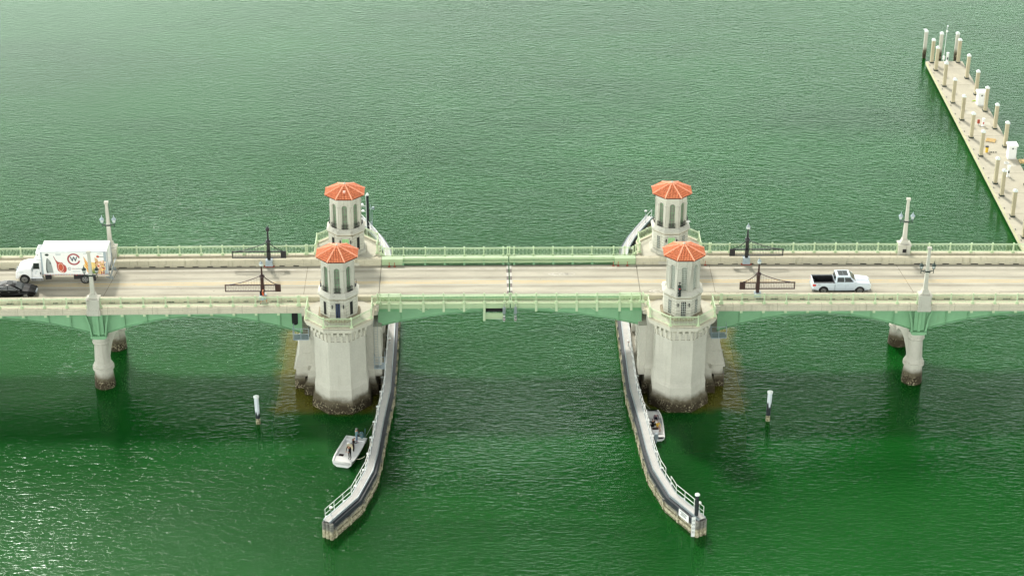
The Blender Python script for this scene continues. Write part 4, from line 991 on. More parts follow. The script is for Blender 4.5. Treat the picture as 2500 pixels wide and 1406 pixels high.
for z, l in ((.56, .5), (.4, .36), (.24, .45)):
    mb.hexa([(d.x*u-d.y*-w*-1-.02, d.y*u+d.x*-w, z) for u, w in ((-l, -.006), (l, -.006), (l, 0), (-l, 0))], [(d.x*u-d.y*-w*-1-.02, d.y*u+d.x*-w, z+.07) for u, w in ((-l, -.006), (l, -.006), (l, 0), (-l, 0))])
mb.build('printed_lines', 'dark_metal', t, local=True)
# equipment pile by the rear left fender
t = thing('marker_pile', (-15.95, 28.3, 0), 'tall black and white pile with instruments beside the rear left fender', 'pile')
mb = MB(); mb.lathe(0, 0, [(-4, .17), (6.1, .15)], 12); mb.build('shaft', 'pile_dark', t, local=True)
mb = MB(); mb.lathe(0, 0, [(6.1, .2), (6.2, .18), (6.42, .04)], 12); mb.box(-.2, -.13, -.1, .12, .5, 6.1); mb.build('cap', 'cap_white', t, local=True)
mb = MB(); mb.tube((-.2, 0, 4.7), (-.6, 0, 4.7), .03, 5); mb.ball((-.6, 0, 4.85), .2); mb.ball((-.55, 0, 4.1), .2, sz=.6); mb.tube((-.2, 0, 4.0), (-.6, 0, 4.0), .03, 5); mb.build('sensor', 'white', t, local=True)
mb = MB(); mb.tube((.35, 0, 1.8), (.35, 0, 4.9), .03, 5); mb.tube((.2, 0, 4.4), (.6, 0, 4.4), .03, 5); mb.box(.5, .75, -.1, .1, 4.3, 4.6); mb.box(.28, .5, -.06, .1, 2.2, 2.7); mb.tube((.5, 0, 1.9), (.5, 0, 4.6), .02, 5); mb.build('instrument_mast', 'greybox', t, local=True)

def marker(x, y, h, mat, label, tilt):
    t = thing('mooring_pile', (x, y, 0), label, 'pile'); t.rotation_euler = (0, R_(tilt), 0)
    mb = MB(); mb.lathe(0, 0, [(-3, .22), (h, .22)], 14); mb.build('shaft', mat, t, local=True)
    mb = MB(); mb.lathe(0, 0, [(h, .28), (h+.1, .28), (h+.16, .2), (h+.18, .02)], 14); mb.build('cap', 'cap_white', t, local=True)
marker(-25.2, -11.7, 3.05, 'pile_white', 'white wrapped mooring pile alone in the water left of the left pier', -1)
marker(25.7, -11.7, 3.25, 'pile_black', 'white capped pile with white wrap half peeled off, right of the right pier', 1)

# ------------------------------------------------------------------ dock
t = thing('floating_dock', (62.4, 46, 0), 'long pale concrete floating dock stretching away at the right', 'dock')
mb = MB(); mb.box(59.87, 64.93, 9, 82.35, .22, .8); 0
M['dock'] = concrete('dock_concrete', lin((192, 186, 168)), lin((150, 142, 120)), .25, big=.7)
mb.build('deck', 'dock', t)
mb = MB(); mb.box(59.95, 64.85, 9, 82.27, -.6, .215); mb.build('float', 'float_black', t)
mb = MB(); mb.box(59.81, 59.868, 9, 82.4, .4, .74); mb.box(64.932, 64.99, 9, 82.4, .4, .74); mb.box(59.81, 64.99, 82.352, 82.41, .4, .74); mb.build('rub_rail', plain('wood_rubbing_strip', lin((196, 190, 150)), .8), t)
mb = MB()
for k in range(13): mb.box(59.9, 64.9, 82.3-5.73*k-2.9, 82.3-5.73*k-2.86, .801, .806)
mb.build('slab_joint', 'seam', t)
mb = MB()
for k in range(26): mb.box(60.05, 60.12, 80.8-2.86*k-.15, 80.8-2.86*k+.15, .805, .88)
mb.build('cleat', 'dark_metal', t)
def pile(x, y, label, z0=.8, top=4.05, grp='square piles on the floating dock'):
    t = thing('dock_pile', (x, y, 0), label, 'pile', grp)
    mb = MB(); mb.box(x-.21, x+.21, y-.21, y+.21, -4, top); mb.build('shaft', 'tan_pile' if z0 > 0 else 'pier', t)
    mb = MB(); mb.hexa([(x+a*.25, y+b*.25, top) for a, b in ((-1,-1),(1,-1),(1,1),(-1,1))], [(x+a*.25, y+b*.25, top+.14) for a, b in ((-1,-1),(1,-1),(1,1),(-1,1))])
    mb.hexa([(x+a*.25, y+b*.25, top+.14) for a, b in ((-1,-1),(1,-1),(1,1),(-1,1))], [(x+a*.03, y+b*.03, top+.36) for a, b in ((-1,-1),(1,-1),(1,1),(-1,1))]); mb.build('cap', 'cap_white', t)
    if z0 > 0:
        mb = MB(); mb.box(x-.3, x+.3, y-.3, y-.215, z0+.005, z0+.14); mb.box(x-.3, x+.3, y+.215, y+.3, z0+.005, z0+.14); mb.box(x-.3, x-.215, y-.215, y+.215, z0+.005, z0+.14); mb.box(x+.215, x+.3, y-.215, y+.215, z0+.005, z0+.14); mb.build('pile_collar', 'dark_metal', t)
ordn = ['first', 'second', 'third', 'fourth', 'fifth', 'sixth', 'seventh', 'eighth', 'ninth', 'tenth', 'eleventh', 'twelfth', 'thirteenth']
ly = [81.95, 79.05, 73.3, 67.5, 61.76, 56.0, 50.28, 42.1, 38.6, 32.9, 27.2, 21.4]
for i, y in enumerate(ly): pile(60.55, y, 'white capped square pile on dock, %s from the far end in the left row' % ordn[i])
ry = [81.95, 76.1, 70.3, 64.6, 58.85, 53.05, 41.5]
for i, y in enumerate(ry): pile(64.25, y, 'white capped square pile on dock, %s from the far end in the right row' % ordn[i])
for (x, y), l in zip(((60.25, 85.65), (62.25, 84.75), (64.5, 84.75)), ('leftmost, with a bird on it', 'middle one', 'rightmost')):
    pile(x, y, 'white capped pile in open water past the dock end, %s' % l, -1, 3.95, 'piles in the water beyond the dock')
def cabinet(x, y, label):
    t = thing('dock_cabinet', (x, y, .8), label, 'cabinet', 'white dock cabinets')
    mb = MB(); mb.box(-.5, .5, -.5, .5, 0, 1.75); bd = mb.build('body', 'white', t, local=True)
    mb = MB(); mb.hexa([(a*.66, b*.66, 1.75) for a, b in ((-1,-1),(1,-1),(1,1),(-1,1))], [(a*.62, b*.62, 1.95+.0*b) for a, b in ((-1,-1),(1,-1),(1,1),(-1,1))]); mb.build('roof', 'white', t, local=True)
    mb = MB(); mb.box(-.1, .1, -.52, -.502, 1.35, 1.55); mb.build('vent', 'dark_metal', bd, local=True)
    mb = MB(); mb.box(.22, .42, -.52, -.502, 1.38, 1.42); mb.box(-.42, .42, -.508, -.502, .08, .1); mb.build('door_handle', 'galv', bd, local=True)
cabinet(64.1, 66.9, 'white roofed cabinet on the dock beside a right row pile, the far one'); cabinet(64.25, 49.7, 'white roofed cabinet on the dock edge, the near one')
def pedestal(x, y, h, label, red=False):
    t = thing('power_pedestal', (x, y, .8), label, 'power pedestal')
    mb = MB(); mb.box(-.14, .14, -.12, .12, 0, h*.75); mb.box(-.2, .2, -.18, .18, 0, .06); mb.build('column', 'white', t, local=True, bevel=.02)
    mb = MB(); mb.lathe(0, 0, [(h*.75, .18), (h, .18), (h+.03, .24), (h+.12, .2)], 10); mb.build('light_head', 'cap_white', t, local=True)
    mb = MB(); mb.box(-.09, .09, -.14, -.122, h*.35, h*.6); mb.build('outlet', 'dark_metal' if not red else 'red', t, local=True)
pedestal(62.7, 81.9, 1.35, 'white shore power pedestal at the far end of dock'); pedestal(62.9, 59.7, .95, 'white shore power pedestal with red outlet near the middle of dock', True); pedestal(62.6, 44.1, 1.35, 'white shore power pedestal near two close dock piles')
t = thing('fire_station_post', (62.35, 60.0, .8), 'small orange red box beside a white pedestal on the dock', 'box'); mb = MB(); mb.box(-.15, .15, -.12, .12, .25, .75); mb.build('case', 'red_rust', t, local=True); mb = MB(); mb.tube((0, 0, 0), (0, 0, .25), .04); mb.build('stand', 'galv', t, local=True)
t = thing('weather_mast', (62.23, 82.2, .8), 'slim white weather mast with instruments at the dock end', 'mast')
mb = MB(); mb.tube((0, 0, 0), (.05, 0, 5.2), .035, 6, 0, .02); mb.build('pole', 'white', t, local=True)
mb = MB(); mb.ball((.1, 0, 4.5), .15); mb.ball((.12, 0, 5.3), .1); mb.tube((0, 0, 5.15), (.2, 0, 5.2), .02, 4); mb.build('instrument', 'white', t, local=True)
mb = MB(); mb.box(-.13, .13, -.12, .1, .35, .85); mb.build('cable_box', 'white', t, local=True)
t = thing('wooden_pallet', (62.85, 54.9, .8), 'slatted wooden pallet lying on the dock', 'pallet', rz=R_(-22))
mb = MB(); 
for i in range(7): mb.box(-.6, .6, -.5+i*.16, -.4+i*.16, .1, .13)
mb.build('top_slats', 'wood', t, local=True)
mb = MB()
for x in (-.56, 0, .5): mb.box(x, x+.08, -.5, .56, 0, .1)
mb.build('runners', 'wood', t, local=True)
t = thing('yellow_bin', (61.55, 51.4, .8), 'small yellow bin with black lid on the dock', 'bin'); mb = MB(); mb.lathe(0, 0, [(0, .17), (.7, .21)], 12); mb.build('barrel', 'yellow', t, local=True); mb = MB(); mb.lathe(0, 0, [(.7, .22), (.85, .2)], 12); mb.build('lid', 'black', t, local=True)
for i, x in enumerate((61.95, 62.15, 62.4, 62.7)):
    t = thing('rope_cleat_parts', (x, 51.25, .8), ('dark fitting nearest the yellow bin on the dock', 'second dark fitting from the yellow bin on the dock', 'third dark fitting from the yellow bin on the dock', 'dark fitting farthest from the yellow bin in its row')[i], 'fitting', 'loose fittings in a row'); mb = MB(); mb.box(-.06, .06, -.05, .05, 0, .1); mb.box(-.1, .1, -.02, .02, .1, .13); mb.build('block', 'dark_metal', t, local=True)
t = thing('hose_coil', (63.3, 47.9, .8), 'pale coiled hose on the dock below near cabinet', 'hose'); mb = MB()
for k in range(3):
    q = [(.3*math.cos(a*math.pi/6), .22*math.sin(a*math.pi/6), .04+.05*k) for a in range(13)]; mb.path(q, .03, 5)
mb.build('coil', 'white', t, local=True)
t = thing('yellow_hose', (63.55, 68.0, .8), 'short lime yellow hose lying beside the far dock cabinet', 'hose'); mb = MB(); mb.path([(-.3, -.1, .05), (0, .1, .05), (.25, .05, .06), (.4, .12, .05)], .05, 5); mb.build('hose', 'lime', t, local=True)
for (x, y) in ((62.6, 63.9), (62.9, 60.4), (63.5, 39.6)):
    pass
for q in ((61.6, 62.6, 63.6, 64.5), (61.9, 64.0, 60.0, 60.9), (63.2, 64.4, 47.0, 47.9)): mb = MB(); mb.box(*q, .802, .812); mb.build('deck_hatch', 'conc_plain', bpy.data.objects['floating_dock'])
t = thing('gangway', (66.2, 48.3, .8), 'end of a tan wooden gangway with rail at right edge of dock', 'gangway')
mb = MB(); mb.box(-1.2, 2.5, -.5, .5, .05, .2); mb.build('deck', 'wood', t, local=True); mb = MB()
for y in (-.5, .5): mb.tube((-.6, y, .2), (.1, y, 1.3), .03, 5); mb.tube((.1, y, 1.3), (2.5, y, 1.3), .03, 5); mb.tube((.1, y, .2), (.1, y, 1.3), .03, 5)
mb.build('hand_rail', 'galv', t, local=True)
t = thing('white_bird', (60.1, 85.6, 4.05), 'small white seabird perched on the leftmost water pile', 'bird')
mb = MB(); mb.lathe(0, 0, [(-.22, .01), (-.1, .06), (.02, .08), (.12, .05), (.17, .02)], 8); mb.v = [(z-.15, y, x+.28) for x, y, z in mb.v]; mb.ball((.02, 0, .36), .045); mb.tube((.05, 0, .36), (.11, 0, .35), .012, 4); mb.tube((-.15, .02, .22), (-.15, .02, 0.02), .008, 4); mb.tube((-.15, -.02, .22), (-.15, -.02, 0.02), .008, 4); mb.build('body', 'white', t, local=True)

# ------------------------------------------------------------------ people
RAD = dict(pel=.145, wai=.125, che=.155, nec=.055, hea=.098, top=.07, sh=.07, el=.048, wr=.03, ha=.036, hi=.095, kn=.062, an=.042, to=.036)
def person(loc, rz, label, pose=None, shirt='black', pants='black', shoes='black', hair='hair', sleeve=True, cap=None, parent_extra=None, legs_bare=False, scale=1):
    J = dict(pel=(0,0,.95), wai=(0,0,1.1), che=(0,0,1.33), nec=(0,0,1.49), hea=(0,.02,1.61), top=(0,.02,1.72))
    for s, e in (('L', -1), ('R', 1)):
        J.update({'sh'+s:(e*.19,0,1.42), 'el'+s:(e*.25,-.03,1.15), 'wr'+s:(e*.25,.08,.91), 'ha'+s:(e*.25,.11,.84), 'hi'+s:(e*.09,0,.9), 'kn'+s:(e*.1,.02,.5), 'an'+s:(e*.1,-.02,.09), 'to'+s:(e*.11,.15,.045)})
    J.update(pose or {})
    key = list(J); idx = {k: i for i, k in enumerate(key)}; vs = [Vector(J[k]) for k in key]; rad = [RAD[k.rstrip('LR') if k not in RAD else k] for k in key]
    E = [('pel','wai'),('wai','che'),('che','nec'),('nec','hea'),('hea','top')]
    for s in 'LR': E += [('che','sh'+s),('sh'+s,'el'+s),('el'+s,'wr'+s),('wr'+s,'ha'+s),('pel','hi'+s),('hi'+s,'kn'+s),('kn'+s,'an'+s),('an'+s,'to'+s)]
    ed = [(idx[a], idx[b]) for a, b in E]
    mats = [shirt, pants, 'skin', shoes, hair]
    def mat(a, b):
        if b in ('hea', 'nec'): return 2
        if b == 'top': return 4
        if b[:2] in ('ha',): return 2
        if b[:2] == 'wr': return 0 if sleeve else 2
        if b[:2] == 'kn' or b[:2] == 'hi': return 1
        if b[:2] == 'an': return 2 if legs_bare else 1
        if b[:2] == 'to': return 3
        return 0
    bones = [(vs[idx[a]], vs[idx[b]], mat(a, b)) for a, b in E]
    for s, e in (('L', -1), ('R', 1)):      # nose-to-finger detail: five separate fingers per hand
        h = Vector(J['ha'+s]); d = (h-Vector(J['wr'+s])).normalized(); side = Vector((0, 0, 1)).cross(d)
        side = side.normalized() if side.length > .1 else Vector((1, 0, 0)); cu = d.cross(side)
        for k, (o, L) in enumerate(((-.027, .062), (-.009, .075), (.009, .07), (.027, .055))):
            a = h+side*o+d*.02; b_ = a+d*L*.55-cu*.008; c = b_+d*L*.4-cu*.02
            n = len(vs); vs += [a, b_, c]; rad += [.012, .010, .008]; ed += [(idx['ha'+s], n), (n, n+1), (n+1, n+2)]; bones.append((a, c, 2))
        a = h-d*.02+side*.03*-e; b_ = a+side*.03*-e+d*.03; n = len(vs); vs += [a, b_]; rad += [.013, .010]; ed += [(idx['ha'+s], n), (n, n+1)]; bones.append((a, b_, 2))
    nv = Vector(J['hea'])+Vector((0, .115, -.005)); vs.append(nv); rad.append(.014); ed.append((idx['hea'], len(vs)-1)); bones.append((nv, nv+Vector((0, 0, .001)), 2))
    me = bpy.data.meshes.new('b'); me.from_pydata([tuple(v) for v in vs], ed, []); o = bpy.data.objects.new('b', me); COL.objects.link(o)
    md = o.modifiers.new('s', 'SKIN'); sv = me.skin_vertices[0].data
    for i, r in enumerate(rad): sv[i].radius = (r, r*(.72 if i in (idx['pel'], idx['wai'], idx['che']) else 1))
    for v in sv: v.use_root = False
    sv[0].use_root = True
    o.modifiers.new('u', 'SUBSURF').levels = 1
    bpy.context.view_layer.update()
    bm_ = bpy.data.meshes.new_from_object(o.evaluated_get(bpy.context.evaluated_depsgraph_get())); bpy.data.objects.remove(o)
    bm_.materials.clear()
    for m_ in mats: bm_.materials.append(M[m_])
    for p in bm_.polygons:
        c = p.center; best = 9; bi = 0
        for a, b_, mt in bones:
            ab = b_-a; tt = max(0, min(1, (c-a).dot(ab)/max(1e-9, ab.length_squared))); dd = (c-a-ab*tt).length
            if dd < best: best = dd; bi = mt
        hd = Vector(J['hea'])
        if (c-hd).length < .16 and c.z > hd.z-.1: bi = 4 if (c.z > hd.z+.045 or c.y < hd.y-.03) else 2
        p.material_index = bi; p.use_smooth = True
    t = bpy.data.objects.new('person', bm_); COL.objects.link(t); t.location = loc; t.rotation_euler = (0, 0, rz); t.scale = (scale,)*3
    tag(t, label, 'person')
    hd = Vector(J['hea'])
    for e in (-1, 1):
        mb = MB(); mb.ball((hd.x+e*.034, hd.y+.092, hd.z+.015), .012, n=6, k=4); mb.build('eye', 'black', t, local=True)
    if cap:
        mb = MB(); mb.lathe(hd.x, hd.y, [(hd.z+.05, .118), (hd.z+.12, .112), (hd.z+.165, .07), (hd.z+.175, .01)], 12); mb.hexa([(hd.x+a, hd.y+b, hd.z+.05) for a, b in ((-.07, .08), (.07, .08), (.05, .2), (-.05, .2))], [(hd.x+a, hd.y+b, hd.z+.066) for a, b in ((-.07, .08), (.07, .08), (.05, .2), (-.05, .2))])
        mb.build('cap', cap, t, local=True)
    return t

M['black_cloth'] = plain('black_cloth', lin((22, 21, 24)), .95, spec=.1)
M['teal'] = plain('grey_teal_cloth', lin((96, 128, 134)), .9); M['denim'] = plain('grey_blue_denim', lin((96, 112, 132)), .9)
M['navy'] = plain('dark_navy_cloth', lin((24, 25, 34)), .95, spec=.1); M['dkbrown'] = plain('dark_brown_cloth', lin((40, 30, 28)), .95, spec=.1); M['mauve'] = plain('grey_mauve_cloth', lin((108, 92, 102)), .9)
M['blue_shorts'] = plain('light_blue_shorts', lin((150, 178, 204)), .9); M['orange_top'] = plain('orange_red_top', lin((206, 96, 60)), .9); M['tan_hat'] = plain('grey_cap', lin((120, 122, 116)), .9)
M['orange_hair'] = plain('ginger_hair', lin((190, 104, 70)), .9)

# walker on the near walkway
wk = person((-24.75, -5.05, 9.9), R_(-90), 'person walking the near left walkway in orange top and light blue shorts',
    dict(hiL=(-.09,0,.9), knL=(-.1,.26,.55), anL=(-.1,.36,.14), toL=(-.1,.5,.1), knR=(.1,-.08,.5), anR=(.1,-.36,.16), toR=(.11,-.24,.05), elL=(-.27,-.12,1.17), wrL=(-.26,-.02,.95), haL=(-.26,.04,.9), elR=(.27,.06,1.16), wrR=(.25,.26,1.02), haR=(.24,.32,1.0)),
    'orange_top', 'blue_shorts', 'black', 'orange_hair', sleeve=False, legs_bare=True)
t = thing('backpack', (-24.75, -5.05, 9.9), 'dark backpack worn by the person on the near walkway', 'backpack', rz=R_(-90))
mb = MB(); mb.box(-.15, .15, -.3, -.13, 1.08, 1.46); mb.build('bag', 'navy', t, local=True, bevel=.03)
for e in (-.11, .11):
    mb = MB(); mb.path([(e, -.13, 1.42), (e, .02, 1.5), (e, .13, 1.38), (e, .12, 1.2), (e, -.12, 1.12)], .015, 5); mb.build('shoulder_strap', 'navy', t, local=True)

# ------------------------------------------------------------------ boats
def boat(name, loc, rz, L, W, label, console):
    t = thing(name, loc, label, 'boat', rz=rz)       # bow along +y
    n = 12; prof = []
    def hw(f): return W/2*((.94+.06*min(1, f*3)) if f < .5 else 1-((f-.5)/.5)**3*(.16 if not console else .36))
    st = []
    for i in range(n+1):
        f = i/n; y = -L/2+L*f; h = hw(f); sheer = .45+.16*f**2
        st.append((y, h, sheer, .02+.22*max(0, f-.6)**1.2))
    mb = MB(); vs = []; k = 7
    for y, h, z, kz in st:
        vs += [(-h, y, z), (-h*.93, y, z*.45), (-h*.6, y, -.08+kz), (0, y, -.16+kz), (h*.6, y, -.08+kz), (h*.93, y, z*.45), (h, y, z)]
    fs = [(i*k+j, i*k+j+1, (i+1)*k+j+1, (i+1)*k+j) for i in range(n) for j in range(k-1)]+[tuple(range(k)), tuple(n*k+j for j in range(k-1, -1, -1))]
    mb.add(vs, fs); 
    # gunwale, inner sides, cockpit sole
    gw = .12; vs = []
    for y, h, z, kz in st:
        hi = max(.05, h-gw); vs += [(-h, y, z), (-h, y, z+.04), (-hi, y, z+.04), (-hi*.96, y, .27), (hi*.96, y, .27), (hi, y, z+.04), (h, y, z+.04), (h, y, z)]
    k = 8; a0 = 0
    fs = [(i*k+j, i*k+j+1, (i+1)*k+j+1, (i+1)*k+j) for i in range(n) for j in range(k-1)]+[tuple(range(k)), tuple(n*k+j for j in range(k-1, -1, -1))]
    mb.add(vs, fs); hl = mb.build('hull', 'white_gel', t, local=True)
    mb = MB(); fl = [s for s in st if s[0] > -L/2+L*.70]; q = [(-s[1]+.08, s[0]) for s in fl]+[(s[1]-.08, s[0]) for s in reversed(fl)]
    mb.pz(q, .34, .42 if not console else .5); mb.build('bow_deck', 'white_gel', t, local=True)
    mb = MB(); mb.box(-W/2+.12, W/2-.12, -L/2+.02, -L/2+.5, .14, .42); mb.build('stern_deck', 'white_gel', t, local=True)
    mb = MB(); mb.box(-.2, .2, -L/2-.36, -L/2-.06, .45, .95); mb.box(-.17, .17, -L/2-.38, -L/2-.04, .95, 1.05); mb.box(-.07, .07, -L/2-.3, -L/2-.1, -.6, .45); mb.box(-.1, .1, -L/2-.08, -L/2+.02, .3, .6)
    mb.build('outboard_motor', 'black' if not console else 'greybox', t, local=True, bevel=.03)
    return t, hl
bt, hl = boat('skiff', (-15.82, -17.42, .0), R_(180-14), 4.9, 2.3, 'open white flat decked skiff tied beside the left fender with three people', False)
mb = MB(); mb.box(-.2, .45, -.95, -.5, .27, .55); mb.build('seat_bench', plain('cream_cushion', lin((226, 214, 180)), .8), bt, local=True)
mb = MB(); mb.box(.35, .85, .55, .95, .15, .28); mb.box(-.6, -.25, .5, 1.1, .15, .22); mb.build('gear_bag', 'dkbrown', bt, local=True, bevel=.03) 
mb = MB(); mb.box(.2, .6, -1.65, -1.15, .16, .5); mb.build('storage_box', 'white_gel', bt, local=True, bevel=.02)
mb = MB(); mb.path([(-.5, -.2, .2), (-.4, .7, .2), (-.6, 1.2, .24)], .02, 4); mb.build('fishing_rod', 'dark_metal', bt, local=True)
b2, hl2 = boat('centre_console_boat', (14.2, -13.0, .0), R_(0), 4.9, 1.85, 'small white centre console boat moored beside the right fender near the pier', True)
mb = MB(); mb.box(-.32, .38, -.75, -.1, .14, 1.0); mb.box(-.3, .36, -1.35, -1.0, .14, .62); mb.build('console', 'white_gel', b2, local=True, bevel=.04)
mb = MB(); mb.lathe(0.03, 0, [(-.02, .17), (.02, .17)], 12); mb.v = [(x, -.78-z, .92+y*.8) for x, y, z in mb.v]; mb.build('steering_wheel', 'black', b2, local=True)
mb = MB(); mb.box(-.28, .34, -1.32, -1.04, .625, .70); mb.build('seat_cushion', 'brown', b2, local=True, bevel=.02)

person((-15.68, -18.95, .42), R_(150), 'person in black hoodie standing bent on the skiff bow deck', dict(che=(0,.08,1.31), nec=(0,.15,1.45), hea=(0,.22,1.54), top=(0,.25,1.64), shL=(-.19,.08,1.39), shR=(.19,.08,1.39), elL=(-.25,.16,1.14), wrL=(-.15,.36,1.02), haL=(-.12,.43,1.02), elR=(.25,.16,1.14), wrR=(.15,.36,1.02), haR=(.12,.43,1.02), waiL=(0,0,1.1)) if False else
       dict(che=(0,.08,1.31), nec=(0,.15,1.45), hea=(0,.22,1.54), top=(0,.25,1.64), shL=(-.19,.08,1.39), shR=(.19,.08,1.39), elL=(-.25,.16,1.14), wrL=(-.15,.36,1.02), haL=(-.12,.43,1.02), elR=(.25,.16,1.14), wrR=(.15,.36,1.02), haR=(.12,.43,1.02)), 'black_cloth', 'black_cloth', 'black_cloth', 'black_cloth')
person((-15.42, -17.35, .14), R_(-70), 'person in dark brown jacket standing amidships in the skiff reaching forward', dict(nec=(0,.06,1.47), hea=(0,.12,1.58), top=(0,.14,1.68), elL=(-.25,.1,1.16), wrL=(-.2,.34,1.12), haL=(-.18,.42,1.12), elR=(.25,.1,1.16), wrR=(.2,.34,1.14), haR=(.18,.42,1.14)), 'dkbrown', 'dkbrown', 'black', 'hair')
person((-15.2, -15.75, .14), R_(-60), 'person in grey cap and dark top with teal sleeves standing at the skiff stern', dict(elL=(-.25,.08,1.15), wrL=(-.2,.32,1.02), haL=(-.18,.4,1.0), elR=(.25,.08,1.15), wrR=(.2,.34,1.0), haR=(.18,.42,.98)), 'teal', 'denim', 'black', 'hair', cap='tan_hat')
t = thing('rain_jacket', (-14.72, -15.35, .45), 'pale blue bundle held at the skiff stern beside the motor', 'bundle'); mb = MB(); mb.ball((0, 0, .5), .26, sz=1.1); mb.ball((.05, 0, .25), .22); mb.tube((.3, .1, -.2), (.36, .1, 1.1), .03, 5); mb.build('bundle', 'teal', t, local=True)
person((13.98, -13.75, .14), R_(10), 'person in black sitting at the wheel of the console boat with arm out', dict(pel=(0,-.1,.62), wai=(0,-.08,.78), che=(0,-.02,1.02), nec=(0,0,1.18), hea=(0,.03,1.3), top=(0,.03,1.41), shL=(-.19,-.02,1.12), elL=(-.42,-.02,1.05), wrL=(-.66,.03,1.04), haL=(-.74,.04,1.03), shR=(.19,-.02,1.12), elR=(.25,.12,.9), wrR=(.14,.34,.92), haR=(.1,.42,.93), hiL=(-.1,-.08,.6), hiR=(.1,-.08,.6), knL=(-.14,.36,.58), knR=(.14,.36,.58), anL=(-.14,.38,.14), anR=(.14,.38,.14), toL=(-.14,.54,.1), toR=(.14,.54,.1)), 'black_cloth', 'navy', 'black', 'tan_hat')
person((14.38, -12.75, .14), R_(180), 'person in grey mauve hooded top bending forward in the console boat', dict(che=(0,.16,1.24), nec=(0,.28,1.34), hea=(0,.38,1.38), top=(0,.44,1.46), shL=(-.19,.16,1.3), shR=(.19,.16,1.3), elL=(-.24,.3,1.06), elR=(.24,.3,1.06), wrL=(-.16,.5,.96), wrR=(.16,.5,.96), haL=(-.14,.57,.94), haR=(.14,.57,.94)), 'mauve', 'navy', 'black', 'mauve')
person((14.5, -13.85, .14), R_(200), 'small person in yellow life vest sitting in the console boat', dict(pel=(0,-.1,.62), wai=(0,-.08,.78), che=(0,-.02,1.02), nec=(0,0,1.18), hea=(0,.03,1.3), top=(0,.03,1.41), shL=(-.19,-.02,1.12), elL=(-.25,.1,.9), wrL=(-.15,.3,.84), haL=(-.12,.38,.82), shR=(.19,-.02,1.12), elR=(.25,.1,.9), wrR=(.15,.3,.84), haR=(.12,.38,.82), hiL=(-.1,-.08,.6), hiR=(.1,-.08,.6), knL=(-.12,.34,.58), knR=(.12,.34,.58), anL=(-.12,.36,.14), anR=(.12,.36,.14), toL=(-.12,.5,.1), toR=(.12,.5,.1)), 'yellow', 'skin', 'red', 'greybox', scale=.85)
def rope(a, b, sag, label):
    t = thing('mooring_rope', a, label, 'rope'); a, b = Vector(a), Vector(b); pts = [tuple((b-a)*(i/8)-Vector((0, 0, sag*math.sin(math.pi*i/8)))) for i in range(9)]
    mb = MB(); mb.path(pts, .02, 5); mb.build('rope', 'rope', t, local=True)
rope((-14.35, -15.2, .55), (-13.35, -13.2, 1.75), .1, 'mooring rope from the skiff stern up to the left fender')
rope((-15.0, -19.3, .6), (-14.15, -20.6, 1.75), .1, 'mooring rope from the skiff bow to the left fender')
rope((14.0, -10.6, .7), (12.85, -9.0, 1.75), .15, 'thin mooring rope from the console boat bow to the right fender')

# ------------------------------------------------------------------ vehicles
def wheel(parent, x, y, r, w, side, rim='alloy', spokes=7, rr=.66):
    mb = MB(); mb.lathe(0, 0, [(-w/2, r*.62), (-w/2, r*.93), (-w/2+.03, r), (w/2-.03, r), (w/2, r*.93), (w/2, r*.62)], 28)
    mb.v = [(a, c, b+r) for a, b, c in mb.v]; wh = mb.build('wheel', 'rubber', parent, local=True); wh.location = (x, y, 0)
    yo = side*w/2
    mb = MB(); mb.lathe(0, 0, [(0, r*rr), (.012, r*rr), (.012, r*rr*.86), (-.05, r*rr*.84), (-.05, .01)], 24)
    mb.v = [(a, yo+side*c, b+r) for a, b, c in mb.v]; rm = mb.build('rim', rim if spokes == 0 else 'dark_metal', wh, local=True)
    mb = MB()
    for k in range(spokes):
        a = 2*math.pi*k/spokes; dx, dz = math.cos(a), math.sin(a); n = (-dz*.05*r/.4, dx*.05*r/.4)
        for z0, z1 in ((-.03, .012),):
            A = [(dx*.04+n[0]*e, yo+side*z, r+dz*.04+n[1]*e) for z in (z0, z1) for e in (-1, 1)]; B = [(dx*r*rr*.92+n[0]*e, yo+side*z, r+dz*r*rr*.92+n[1]*e) for z in (z0, z1) for e in (-1, 1)]
            mb.hexa([A[0], A[1], A[3], A[2]], [B[0], B[1], B[3], B[2]])
    if spokes: 
        mb2 = [(0, r*rr*1.0), (.015, r*rr*1.0), (.015, r*rr*.88), (0, r*rr*.88)]
        vs = len(mb.v); mb.lathe(0, 0, mb2, 24); mb.v[vs:] = [(a, yo+side*(c+.001), b+r) for a, b, c in mb.v[vs:]]
        mb.f = [f for f in mb.f if len(f) < 20]; mb.mi = mb.mi[:len(mb.f)]
        mb.build('spokes', rim, rm, local=True)
    return wh
def arch_cut(cx, r, z0, n=9): return [(cx+r*math.cos(math.pi*i/n), z0+max(0, r*math.sin(math.pi*i/n))) for i in range(n+1)]   # right to left
def shell(mb, outline, W, fx, m=0):
    """body side outline (x,z) extruded across the car, pinched by fx(x,z) -> half width factor"""
    ys = (-1, -.93, -.5, 0, .5, .93, 1); n = len(outline); vs = []
    for e in ys:
        for x, z in outline:
            vs.append((x, e*W*fx(x, z), z-(.05 if abs(e) > .95 and z > .6 else 0)+(0.03 if abs(e) < .1 and z > .85 else 0)))
    k = len(ys)
    fs = [tuple(range(n-1, -1, -1)), tuple((k-1)*n+i for i in range(n))]+[(j*n+i, j*n+(i+1) % n, (j+1)*n+(i+1) % n, (j+1)*n+i) for j in range(k-1) for i in range(n)]
    mb.add(vs, fs, m)
def frust(mb, x0, x1, w0, z0, x2, x3, w1, z1, m=0):    # cabin: lower rect x0..x1, upper rect x2..x3
    mb.hexa([(x0, -w0, z0), (x1, -w0, z0), (x1, w0, z0), (x0, w0, z0)], [(x2, -w1, z1), (x3, -w1, z1), (x3, w1, z1), (x2, w1, z1)], m)

